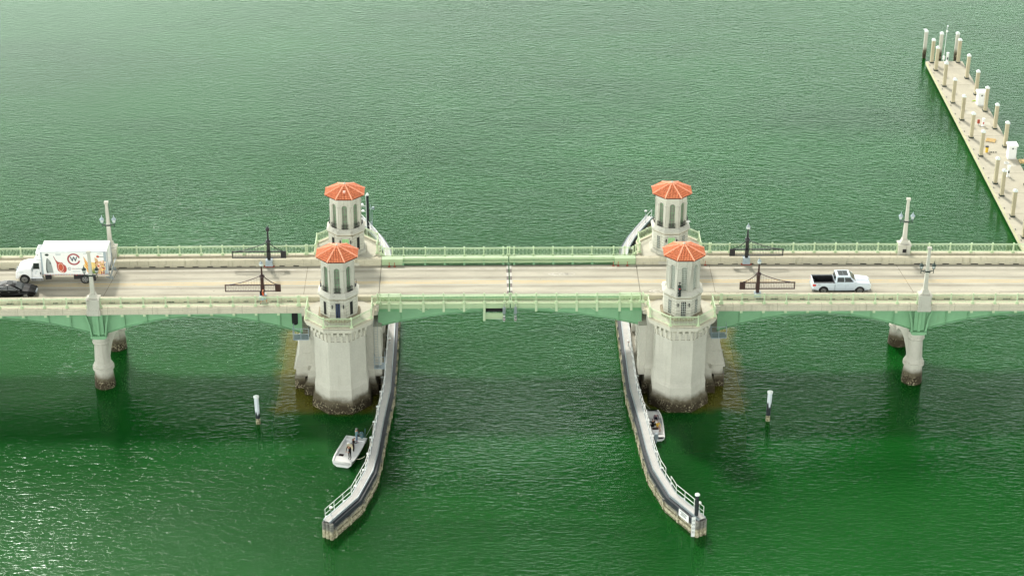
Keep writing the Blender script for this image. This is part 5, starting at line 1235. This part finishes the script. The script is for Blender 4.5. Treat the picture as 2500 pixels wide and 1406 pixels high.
def pickup():
    t = thing('pickup_truck', (33.75, -1.95, 9.65+cam_z(33.7)), 'silver white crew cab pickup with open dark bed and glass roof driving right', 'pickup truck')
    R0 = .41; xr, xf = -1.86, 1.83
    W = 1.0
    fx = lambda x, z: 1-.10*max(0, (x-2.3)/.65)**1.6-.03*max(0, (-x-2.6)/.35)**2-.05*max(0, z-.75)
    low = [(2.86, .48), (2.95, .62), (2.96, .85), (2.93, 1.02), (2.72, 1.14), (2.0, 1.22), (1.25, 1.27), (-.72, 1.27), (-.72, .42)]+[(1.25, .42)][:0]
    body = [(2.86, .45), (2.95, .6), (2.96, .86), (2.93, 1.02), (2.72, 1.14), (2.1, 1.21), (1.45, 1.26), (-.72, 1.26), (-.72, .42)]+list(reversed(arch_cut(xf, .5, .42)))[:0]
    pts = [(-.72, .42)]+list(reversed([p for p in arch_cut(xf, .5, .42)]))+[(2.86, .45), (2.95, .6), (2.96, .86), (2.93, 1.02), (2.72, 1.14), (2.1, 1.21), (1.45, 1.26), (-.72, 1.26)]
    mb = MB(); shell(mb, pts, W, fx)
    bd = mb.build('body', 'paint_white_car', t, local=True, bevel=.03)
    # bed
    mb = MB(); side = list(reversed(arch_cut(xr, .5, .42))); pts = [(-2.92, .55)]+side+[(-.735, .42), (-.735, 1.26), (-2.92, 1.27)]
    for e in (-1, 1):
        a, b = sorted((e*.84, e*.985)); mb.py(pts, a, b)
    mb.box(-2.97, -2.87, -.97, .97, .62, 1.27); bed = mb.build('cargo_bed', 'paint_white_car', t, local=True, bevel=.03)
    mb = MB(); mb.box(-2.86, -.74, -.838, .838, .68, .74); mb.box(-2.865, -2.84, -.835, .835, .74, 1.24)
    for e in (-1, 1):
        a, b = sorted((e*.8, e*.838)); mb.box(-2.84, -.78, a, b, .74, 1.22); a, b = sorted((e*.80, e*.95)); mb.box(-2.9, -.74, a, b, 1.262, 1.285); a, b = sorted((e*.62, e*.8)); mb.box(-2.2, -1.5, a, b, .74, .98)
    mb.box(-.79, -.745, -.8, .8, .74, 1.25); mb.build('bed_liner', 'black', bed, local=True)
    mb = MB(); mb.box(-3.03, -2.9, -.96, .96, .42, .62); mb.build('rear_bumper', 'galv', t, local=True, bevel=.03)
    mb = MB(); frust(mb, -.74, 1.52, .93, 1.24, -.60, .78, .74, 1.93); cb = mb.build('cab', 'paint_white_car', t, local=True, bevel=.05)
    # glazing: slightly proud quads on the cab
    def quad(name, P4, mat, par, th=.012):
        a, b, c, d = [Vector(p) for p in P4]; n = (b-a).cross(d-a).normalized()*th
        mb = MB(); mb.hexa([a, b, c, d], [a+n, b+n, c+n, d+n]); return mb.build(name, mat, par, local=True)
    def lerp(f, z, e, x0=-.74, x1=1.52, x2=-.60, x3=.78, w0=.93, w1=.74, z0=1.24, z1=1.93):
        s = (z-z0)/(z1-z0); xa, xb = x0+(x2-x0)*s, x1+(x3-x1)*s; return (xa+(xb-xa)*f, e*(w0+(w1-w0)*s), z)
    for e in (-1, 1):
        P = [lerp(.09, 1.34, e), lerp(.44, 1.34, e), lerp(.52, 1.80, e), lerp(.10, 1.80, e)]
        P2 = [lerp(.47, 1.34, e), lerp(.88, 1.34, e), lerp(.93, 1.80, e), lerp(.56, 1.80, e)]
        for q in (P, P2): quad('side_window', q if e < 0 else q[::-1], 'glass', cb)
    s = lambda z, k=1: 1.52+(.78-1.52)*(z-1.24)/(1.93-1.24)
    hw_ = lambda z: .93-(.19)*(z-1.24)/.69
    quad('windscreen', [(s(1.30), -hw_(1.3)*.92, 1.3), (s(1.30), hw_(1.3)*.92, 1.3), (s(1.84), hw_(1.84)*.93, 1.84), (s(1.84), -hw_(1.84)*.93, 1.84)], 'glass', cb)
    sb = lambda z: -.74+.14*(z-1.24)/.69
    quad('rear_window', [(sb(1.4), hw_(1.4)*.85, 1.4), (sb(1.4), -hw_(1.4)*.85, 1.4), (sb(1.82), -hw_(1.82)*.85, 1.82), (sb(1.82), hw_(1.82)*.85, 1.82)], 'glass', cb)
    mb = MB(); mb.box(-.36, .12, -.52, .52, 1.932, 1.943); mb.box(.14, .62, -.52, .52, 1.932, 1.943); mb.build('glass_roof', 'glass', cb, local=True)
    mb = MB()
    for e in (-1, 1):
        a, b = sorted((e*.93, e*1.16)); mb.box(1.12, 1.28, a, b, 1.32, 1.48)
    mb.build('door_mirror', 'paint_white_car', cb, local=True, bevel=.03)
    mb = MB(); 
    for x in (1.36, .36, -.70): mb.box(x-.006, x+.006, -.998, -.985, .5, 1.18); mb.box(x-.006, x+.006, .985, .998, .5, 1.18)
    for x in (-.5, .5): mb.box(x, x+.2, -1.005, -.975, 1.02, 1.05)
    mb.build('door_seam', 'greybox', bd, local=True)
    mb = MB(); 
    for e in (-1, 1): a, b = sorted((e*.6, e*.92)); mb.hexa([(2.90, a, .78), (2.97, a, .78), (2.97, b*1 if e>0 else b, .78), (2.90, b, .78)], [(2.78, a, 1.0), (2.965, a, 1.0), (2.965, b, 1.0), (2.78, b, 1.0)])
    mb.build('headlight', 'lamp_glass', bd, local=True)
    mb = MB(); mb.box(2.93, 2.975, -.58, .58, .66, .98); mb.box(2.86, 2.96, -.85, .85, .42, .5); mb.build('grille', 'dark_metal', bd, local=True)
    mb = MB()
    for e in (-1, 1): a, b = sorted((e*.87, e*.995)); mb.box(-2.985, -2.66, a, b, .92, 1.16)
    mb.build('tail_light', 'red', bed, local=True, bevel=.02)
    mb = MB(); mb.box(-.8, 1.3, -.98, -.82, .32, .38); mb.box(-.8, 1.3, .82, .98, .32, .38); mb.build('running_board', 'black', t, local=True)
    mb = MB(); mb.box(-2.8, 2.7, -.8, .8, .3, .45); mb.build('underbody', 'black', t, local=True)
    for x in (xr, xf):
        for e in (-1, 1): wheel(t, x, e*.86, R0, .27, e)
    text('sport', .12, 'dark_metal', bed, (-2.35, -.992, 1.14), name='lettering')
pickup()

def sedan():
    t = thing('sedan_car', (-50.35, -2.05, 9.65+cam_z(50.3)), 'glossy black sedan entering at the left edge in front of the truck', 'car')
    fx = lambda x, z: 1-.22*max(0, (x-1.6)/.8)**2-.16*max(0, (-x-1.7)/.7)**2-.08*max(0, z-.6)
    xf, xr = 1.42, -1.38
    pts = [(-2.3, .3)]+list(reversed(arch_cut(xr, .38, .26)))+list(reversed(arch_cut(xf, .38, .26)))+[(2.25, .28), (2.38, .42), (2.40, .58), (2.28, .72), (1.7, .86), (1.0, .95), (.2, .98), (-1.2, 1.0), (-2.1, 1.02), (-2.36, .92), (-2.42, .6)]
    mb = MB(); shell(mb, pts, .92, fx); bd = mb.build('body', 'paint_black_car', t, local=True, bevel=.04)
    prof = [(1.12, .93), (.62, 1.18), (.28, 1.33), (-.2, 1.42), (-.7, 1.41), (-1.2, 1.28), (-1.85, 1.0)]
    mb = MB(); vs = []
    ys = (-1, -.8, 0, .8, 1)
    for x, z in prof:
        s = (z-.93)/.5; w = .82-.24*s
        vs += [(x, -w, z-.05*s), (x, -w*.8, z), (x, 0, z+.02), (x, w*.8, z), (x, w, z-.05*s)]
    base = [(1.12, .9), (-1.85, .9)]
    fs = [(i*5+j, i*5+j+1, (i+1)*5+j+1, (i+1)*5+j) for i in range(len(prof)-1) for j in range(4)]
    n0 = len(vs)
    for x, z in prof: vs += [(x, -.83, .93), (x, .83, .93)]
    for i in range(len(prof)-1):
        fs.append((i*5, (i+1)*5, n0+(i+1)*2, n0+i*2)); fs.append((i*5+4, (i+1)*5+4, n0+(i+1)*2+1, n0+i*2+1))
    mb.add(vs, fs); cb = mb.build('cab', 'paint_black_car', t, local=True)
    for p in cb.data.polygons: p.use_smooth = True
    def sheet(name, P, mat, par):
        mb = MB(); mb.add(P, [tuple(range(len(P)))]); return mb.build(name, mat, par, local=True)
    W_ = lambda z: .835-.24*max(0, (z-.93))/.5*.95
    for e in (-1, 1):
        for q in ([(.72, 1.0), (.1, 1.28), (-.32, 1.34), (-.32, 1.0)], [(-.38, 1.0), (-.38, 1.34), (-.85, 1.31), (-1.35, 1.14), (-1.35, 1.04)]):
            mb = MB(); mb.prism(q, lambda p, z, tt: (p, e*(W_(z)+tt), z), -.0, .02); mb.build('side_window', 'glass', cb, local=True)
        mb = MB(); q = [(.86, .985), (.1, 1.32), (-.4, 1.375), (-1.0, 1.33), (-1.6, 1.08)]; mb.path([(x, e*(W_(z)+.01), z) for x, z in q], .014, 4); mb.path([(.86, e*(W_(.98)+.02), .985), (-1.6, e*(W_(1.0)+.02), 1.0)], .012, 4); mb.build('chrome_trim', 'alloy', cb, local=True)
    mb = MB(); mb.hexa([(1.06, -.70, .975), (1.06, .70, .975), (.40, .55, 1.315), (.40, -.55, 1.315)], [(1.09, -.70, .99), (1.09, .70, .99), (.42, .55, 1.335), (.42, -.55, 1.335)]); mb.build('windscreen', 'glass', cb, local=True)
    mb = MB(); mb.box(-.55, .05, -.4, .4, 1.425, 1.447); mb.build('sunroof', 'glass', cb, local=True)
    mb = MB()
    for e in (-1, 1): a, b = sorted((e*.84, e*1.02)); mb.box(.55, .68, a, b, .98, 1.1)
    mb.build('door_mirror', 'paint_black_car', cb, local=True, bevel=.03)
    mb = MB()
    for e in (-1, 1): a, b = sorted((e*.5, e*.74)); mb.hexa([(2.2, a, .6), (2.32, a, .58), (2.22, b, .58), (2.0, b, .6)], [(2.1, a, .72), (2.3, a, .68), (2.18, b, .70), (1.86, b, .75)])
    mb.build('headlight', 'lamp_glass', bd, local=True)
    mb = MB(); mb.box(2.34, 2.42, -.42, .42, .42, .64); mb.build('grille', 'greybox', bd, local=True, bevel=.02)
    mb = MB()
    for e in (-1, 1): a, b = sorted((e*.5, e*.8)); mb.box(2.2, 2.3, a, b, .32, .4)
    for x in (.8, -.2, -1.1): mb.box(x-.1, x+.1, -.925, -.90, .80, .82)
    mb.build('bumper_trim', 'alloy', bd, local=True)
    mb = MB(); mb.box(-2.2, 2.2, -.7, .7, .18, .3); mb.build('underbody', 'black', t, local=True)
    for x in (xr, xf):
        for e in (-1, 1): wheel(t, x, e*.79, .34, .22, e)
sedan()

M['bone'] = plain('printed_fish_silver', lin((150, 156, 154)), .5); M['fish_dk'] = plain('printed_fish_back', lin((84, 92, 92)), .5)
M['meat'] = plain('printed_meat_red', lin((190, 78, 72)), .5, var=.35, scale=9); M['fat'] = plain('printed_meat_fat', lin((240, 206, 190)), .5); M['meat_dk'] = plain('printed_meat_edge', lin((150, 46, 44)), .5)
M['logo_red'] = plain('logo_brick_red', lin((160, 66, 74)), .45, var=.03); M['logo_navy'] = plain('logo_navy', lin((52, 62, 84)), .45, var=.03)
M['carrot'] = plain('printed_carrot', lin((228, 146, 50)), .5, var=.3, scale=6); M['carrot_lt'] = plain('printed_parsnip', lin((238, 206, 130)), .5); M['leaf'] = plain('printed_greens', lin((98, 130, 66)), .5, var=.3, scale=8)
M['tomato'] = plain('printed_shrimp_red', lin((206, 92, 64)), .5, var=.35, scale=10); M['purple'] = plain('printed_onion', lin((96, 54, 66)), .5); M['peach'] = plain('printed_pale_fruit', lin((226, 184, 136)), .5, var=.3, scale=8)
def boxtruck():
    X0 = -50.6; Y0 = .25
    t = thing('box_truck', (X0, Y0, 9.65+cam_z(46)), 'white refrigerated box truck with food pictures and a large red ring logo on its side', 'truck')
    # local: x from the front bumper backwards (+x), y from the near side (0) to the far side (2.45)
    bx0, bx1, zb, zt = 2.85, 9.55, 1.08, 3.72
    mb = MB(); mb.box(bx0, bx1, 0, 2.5, zb, zt); bx = mb.build('cargo_box', 'white', t, local=True, bevel=.03)
    mb = MB()
    for e in (-.014, 2.484):
        mb.box(bx0+.02, bx0+.16, e, e+.03, zb, zt-.05); mb.box(bx1-.3, bx1-.02, e, e+.03, zb, zt-.05); mb.box(bx0, bx1, e, e+.03, zt-.09, zt-.02); mb.box(bx0, bx1, e, e+.03, zb-.02, zb+.07)
    mb.build('corner_trim', 'greybox', bx, local=True)
    mb = MB()
    for i in range(24):
        x = bx0+.2+i*.275
        mb.box(x, x+.14, -.019, -.0145, zb+.0, zb+.05, 0)
    mb.build('reflector_tape', 'red', bx, local=True)
    F = -.006
    def pl(pts, mat, name, d=0, par=None):
        mb = MB(); mb.py(pts, F-.002*d-.003, F-.002*d); return mb.build(name, mat, par or bx, local=True)
    SX, SZ = lambda u: bx0+(u-680)/(2080-680)*(bx1-bx0), lambda v: zt-(v-388)/(868-388)*(zt-zb)
    # pixel-free layout: fractions of the side read off the sign-writing
    def P(l): return [(SX(u), SZ(v)) for u, v in l]
    fish = pl(P([(815, 515), (850, 545), (885, 590), (905, 680), (918, 760), (925, 830), (780, 830), (775, 750), (785, 640), (800, 560)]), 'bone', 'printed_fish')
    pl(P([(815, 515), (820, 560), (805, 650), (800, 760), (822, 832), (780, 830), (772, 750), (785, 640), (800, 560)]), 'fish_dk', 'fish_back', 1, fish); pl(P([(855, 610), (880, 600), (890, 640), (870, 650)]), 'fish_dk', 'fish_fin', 1, fish)
    st = pl(P([(950, 480), (962, 482), (1000, 560), (1040, 600), (1130, 615), (1150, 650), (1195, 680), (1215, 740), (1200, 800), (1150, 830), (1080, 820), (1020, 780), (1005, 700), (1010, 640), (990, 580)]), 'meat', 'printed_steak')
    pl(P([(1050, 650), (1110, 640), (1140, 690), (1130, 760), (1080, 790), (1045, 740)]), 'tomato', 'steak_eye', 2, st)
    ring = [(1090+58*math.cos(a*math.pi/10), 710+85*math.sin(a*math.pi/10)) for a in range(21)]; ring2 = [(1090+50*math.cos(a*math.pi/10), 710+75*math.sin(a*math.pi/10)) for a in range(20, -1, -1)]
    pl(P(ring+ring2), 'fat', 'steak_fat', 3, st); pl(P([(1055, 775), (1110, 815), (1150, 790), (1148, 806), (1108, 832), (1062, 800)]), 'fat', 'steak_rim', 3, st)
    pl(P([(950, 480), (962, 482), (1000, 565), (992, 582)]), 'meat_dk', 'steak_bone', 3, st)
    cxl, czl = SX(1382), SZ(548); ro, ri = .665, .50
    q = [(cxl+ro*math.cos(a), czl+ro*math.sin(a)) for a in [R_(16)+R_(328)*i/36 for i in range(37)]]+[(cxl+ri*math.cos(a), czl+ri*math.sin(a)) for a in [R_(344)-R_(328)*i/36 for i in range(37)]]
    lg = pl(q, 'logo_red', 'ring_logo')
    text('W', .72, 'logo_navy', bx, (cxl+.0, F-.006, czl), name='logo_letter', sx=.95, ext=.006, off=.018)
    c2, z2 = SX(1270), SZ(742); q = [(c2+.16*math.cos(a), z2+.16*math.sin(a)) for a in [R_(20)+R_(320)*i/20 for i in range(21)]]+[(c2+.115*math.cos(a), z2+.115*math.sin(a)) for a in [R_(340)-R_(320)*i/20 for i in range(21)]]
    pl(q, 'logo_navy', 'small_ring_logo'); text('w', .14, 'logo_navy', bx, (c2, F-.004, z2), name='lettering')
    text('culinary', .2, 'logo_red', bx, (SX(1362), F-.004, z2), name='lettering', sx=.72); text('warehouse', .2, 'logo_navy', bx, (SX(1480), F-.004, z2), name='lettering', sx=.78)
    for u0, u1, v in ((1330, 1490, 800), (1000, 1120, 440), (1010, 1110, 460), (1595, 1680, 430), (1890, 1985, 430)):
        pl(P([(u0, v-4), (u1, v-4), (u1, v+5), (u0, v+5)]), 'greybox', 'small_print')
    q = [(820+42*math.cos(a*math.pi/8), 455+25*math.sin(a*math.pi/8)) for a in range(16)]; pl(P(q), 'dark_metal', 'oval_emblem')
    vg = pl(P([(1585, 560), (1600, 480), (1700, 560), (1730, 640), (1735, 850), (1585, 800)][:0] or [(1585, 700), (1735, 850), (1840, 855), (1840, 620), (1700, 600), (1600, 640)]), 'carrot_lt', 'printed_vegetables')
    rr_ = random.Random(5)
    for i in range(9):
        u, v = 1585+i*6, 500+i*34; L = 215-i*6
        pl(P([(u, v), (u+8, v-6), (u+L*.62, v+L*.95), (u+L*.52, v+L*1.0)]), ('carrot', 'carrot_lt', 'carrot')[i % 3], 'printed_carrot', 1+i % 3, vg)
    for i in range(6): u = 1690+i*26; pl(P([(u, 850), (u+10, 700+20*(i % 3)), (u+30, 840)]), 'leaf', 'printed_leaf', 4, vg)
    fr = pl(P([(1825, 510), (1880, 540), (1900, 600), (2060, 560), (2070, 850), (1835, 850)]), 'peach', 'printed_fruit')
    for i in range(54):
        u, v = rr_.uniform(1835, 2050), rr_.uniform(560, 840); r = rr_.uniform(11, 24)
        if v < 640 and u > 1890 and rr_.random() < .6: continue
        mt = rr_.choice(('tomato', 'purple', 'peach', 'fat', 'meat_dk', 'carrot_lt')) if u > 1880 else rr_.choice(('purple', 'meat_dk', 'fish_dk'))
        pl(P([(u+r*math.cos(a), v+r*math.sin(a)) for a in [k*math.pi/4 for k in range(8)]]), mt, 'printed_fruit_piece', 1+i % 4, fr)
    q = [(1895+32*math.cos(a*math.pi/8), 495+24*math.sin(a*math.pi/8)) for a in range(16)]; pl(P(q), 'tomato', 'printed_shrimp', 1, fr); pl(P([(1930, 490), (2035, 496), (2035, 508), (1930, 502)]), 'fish_dk', 'printed_fork', 1, fr)
    # rear doors, frame, lift gate
    mb = MB(); mb.box(bx1, bx1+.04, .06, 2.44, zb+.05, zt-.08); mb.build('rear_door', 'white_gel', bx, local=True)
    mb = MB(); mb.box(bx1+.04, bx1+.10, .05, .13, zb-.3, zt-.1); mb.box(bx1+.04, bx1+.10, 2.37, 2.45, zb-.3, zt-.1)
    mb.hexa([(bx1+.12, .2, .75), (bx1+.2, .2, .75), (bx1+.2, 2.3, .75), (bx1+.12, 2.3, .75)], [(bx1+.42, .2, 1.75), (bx1+.5, .2, 1.75), (bx1+.5, 2.3, 1.75), (bx1+.42, 2.3, 1.75)])
    for y in (.25, 2.2): mb.tube((bx1-.3, y, .7), (bx1+.45, y, .45), .06, 6); mb.tube((bx1+.1, y, 1.0), (bx1+.45, y, .4), .05, 6); mb.tube((bx1+.4, y, .4), (bx1+.4, y, .8), .05, 6)
    mb.box(bx1+.05, bx1+.12, .3, 2.2, .35, .5); mb.build('lift_gate', 'galv', t, local=True)
    mb = MB()
    for y in (.75, 1.6): mb.box(1.0, bx1, y, y+.12, .72, .98)
    mb.box(3.1, 3.7, .1, .5, .5, 1.0); mb.box(6.0, 6.9, .15, .6, .5, .95); mb.box(bx1-1.6, bx1-1.3, .1, .14, .35, .95); mb.box(3.0, 3.4, 2.0, 2.4, .5, 1.0); mb.build('chassis', 'black', t, local=True)
    mb = MB(); mb.box(6.25, 6.4, -.012, .0, .99, 1.05); mb.build('marker_light', 'tomato', t, local=True)
    # cab: hood + cabin
    def cy(l, ya, yb, name, mat, par=t, bev=.06, nar=None):
        mb = MB(); mb.py(l, ya, yb); 
        if nar: mb.v = [(x, 1.22+(y-1.22)*nar(x, z), z) for x, y, z in mb.v]
        return mb.build(name, mat, par, local=True, bevel=bev)
    xw, rw = .97, .5
    nar = lambda x, z: .96-.16*max(0, (.9-x)/.9)**1.5-.06*max(0, z-1.6)
    hood = [(.06, .5), (xw-rw-.08, .5)]+[(xw-(rw+.07)*math.cos(math.pi*i/8), .5+(rw+.07)*math.sin(math.pi*i/8)) for i in range(1, 8)]+[(xw+rw+.08, .5), (1.75, .5), (1.75, 1.78), (1.2, 1.74), (.6, 1.6), (.2, 1.36), (.05, 1.0)]
    hd = cy(hood, 0.02, 2.42, 'hood', 'white_gel', nar=nar)
    cab = [(1.76, .62), (2.78, .62), (2.78, 2.62), (2.15, 2.62), (2.02, 2.54), (1.76, 1.8)]
    cb = cy(cab, .06, 2.38, 'cab', 'white_gel', nar=lambda x, z: .98-.06*max(0, z-1.7))
    cy([(2.2, 2.62), (2.78, 2.62), (2.78, 3.3), (2.62, 3.3), (2.3, 2.85)], .3, 2.15, 'roof_fairing', 'white_gel', cb)
    # refrigeration unit
    mb = MB(); mb.box(2.3, 2.84, .35, 2.1, 2.75, 3.5); ru = mb.build('refrigeration_unit', 'white_gel', t, local=True, bevel=.08)
    mb = MB(); mb.box(2.38, 2.8, .9, 2.0, 3.502, 3.52); ru2 = mb.build('top_grille', 'black', ru, local=True)
    mb = MB()
    for i in range(6): mb.box(2.4+i*.07, 2.43+i*.07, .9, 2.0, 3.521, 3.54)
    mb.build('grille_bars', 'galv', ru2, local=True)
    mb = MB(); mb.box(2.45, 2.7, .33, .349, 3.05, 3.2); mb.build('unit_vent', 'black', ru, local=True)
    yn = 1.22-(1.22-.06)*.98
    mb = MB(); mb.hexa([(1.93, .045, 1.72), (2.58, .045, 1.72), (2.58, .12, 2.34), (2.02, .12, 2.34)], [(1.93, .10, 1.72), (2.58, .10, 1.72), (2.58, .2, 2.34), (2.02, .2, 2.34)]); sw = mb.build('side_window', 'glass', cb, local=True)
    mb = MB(); mb.hexa([(1.79, .25, 1.86), (1.79, 2.19, 1.86), (2.06, 2.1, 2.5), (2.06, .34, 2.5)], [(1.735, .25, 1.86), (1.735, 2.19, 1.86), (2.0, 2.1, 2.52), (2.0, .34, 2.52)]); mb.build('windscreen', 'glass', cb, local=True)
    mb = MB(); mb.box(2.62, 2.72, .055, .07, 1.05, 1.35); mb.build('fuel_flap', 'black', cb, local=True)
    mb = MB(); mb.box(1.84, 1.852, .058, .072, .75, 1.7); mb.box(2.6, 2.612, .058, .072, .75, 2.4); mb.box(2.2, 2.4, .05, .07, 1.42, 1.46); mb.build('door_seam', 'greybox', cb, local=True)
    c3 = (2.18, 1.25); mb = MB(); q = [(c3[0]+.09*math.cos(a), c3[1]+.09*math.sin(a)) for a in [R_(20)+R_(320)*i/14 for i in range(15)]]+[(c3[0]+.06*math.cos(a), c3[1]+.06*math.sin(a)) for a in [R_(340)-R_(320)*i/14 for i in range(15)]]
    mb.py(q, .055, .066); mb.build('door_logo', 'greybox', cb, local=True)
    mb = MB(); mb.box(1.86, 1.94, -.2, .02, 1.55, 2.1); mb.tube((1.95, .1, 1.6), (1.9, -.1, 1.6), .02, 4); mb.tube((1.95, .1, 2.05), (1.9, -.1, 2.05), .02, 4); mb.build('door_mirror', 'galv', cb, local=True, bevel=.02)
    mb = MB(); mb.box(.0, .1, .35, 2.1, .42, .66); mb.box(.03, .1, .8, 1.64, .75, 1.3); mb.build('front_bumper', 'galv', t, local=True, bevel=.03)
    mb = MB(); mb.box(.13, .35, .22, .32, .92, 1.06); mb.box(.13, .35, 2.12, 2.22, .92, 1.06); mb.build('headlight', 'lamp_glass', hd, local=True)
    mb = MB(); mb.box(.5, .95, .075, .09, 1.3, 1.34); mb.build('hood_vent', 'greybox', hd, local=True)
    mb = MB(); mb.box(1.62, 2.9, .0, .5, .35, .72); mb.build('fuel_tank_step', 'alloy', t, local=True, bevel=.03)
    mb = MB(); 
    for x in (1.75, 1.9, 2.05, 2.7): mb.box(x, x+.05, -.008, 0.01, .4, .66)
    mb.build('step_slots', 'black', t, local=True)
    for x in (xw, 7.15):
        for e, y in ((-1, .2), (1, 2.25)): wheel(t, x, y, rw, .3 if x < 2 else .34, e, 'alloy', 8 if x < 2 else 5, .62)
    return t
tr = boxtruck()
drv = person((-50.6+2.35, .25+.55, 9.65+1.0+cam_z(48)), R_(90), 'driver in lime high visibility vest seated in the box truck cab', dict(pel=(0,-.1,.3), wai=(0,-.1,.45), che=(0,-.08,.7), nec=(0,-.04,.86), hea=(0,0,.98), top=(0,0,1.09), shL=(-.19,-.08,.8), elL=(-.25,.05,.6), wrL=(-.15,.25,.62), haL=(-.12,.32,.64), shR=(.19,-.08,.8), elR=(.25,.05,.6), wrR=(.15,.25,.62), haR=(.12,.32,.64), hiL=(-.1,-.08,.28), hiR=(.1,-.08,.28), knL=(-.12,.3,.3), knR=(.12,.3,.3), anL=(-.12,.35,-.08), anR=(.12,.35,-.08), toL=(-.12,.48,-.1), toR=(.12,.48,-.1)), 'lime', 'navy', 'black', 'hair')

# drop the unlinked prototypes
for o in [POST]+list(PANELS.values()): bpy.data.objects.remove(o)
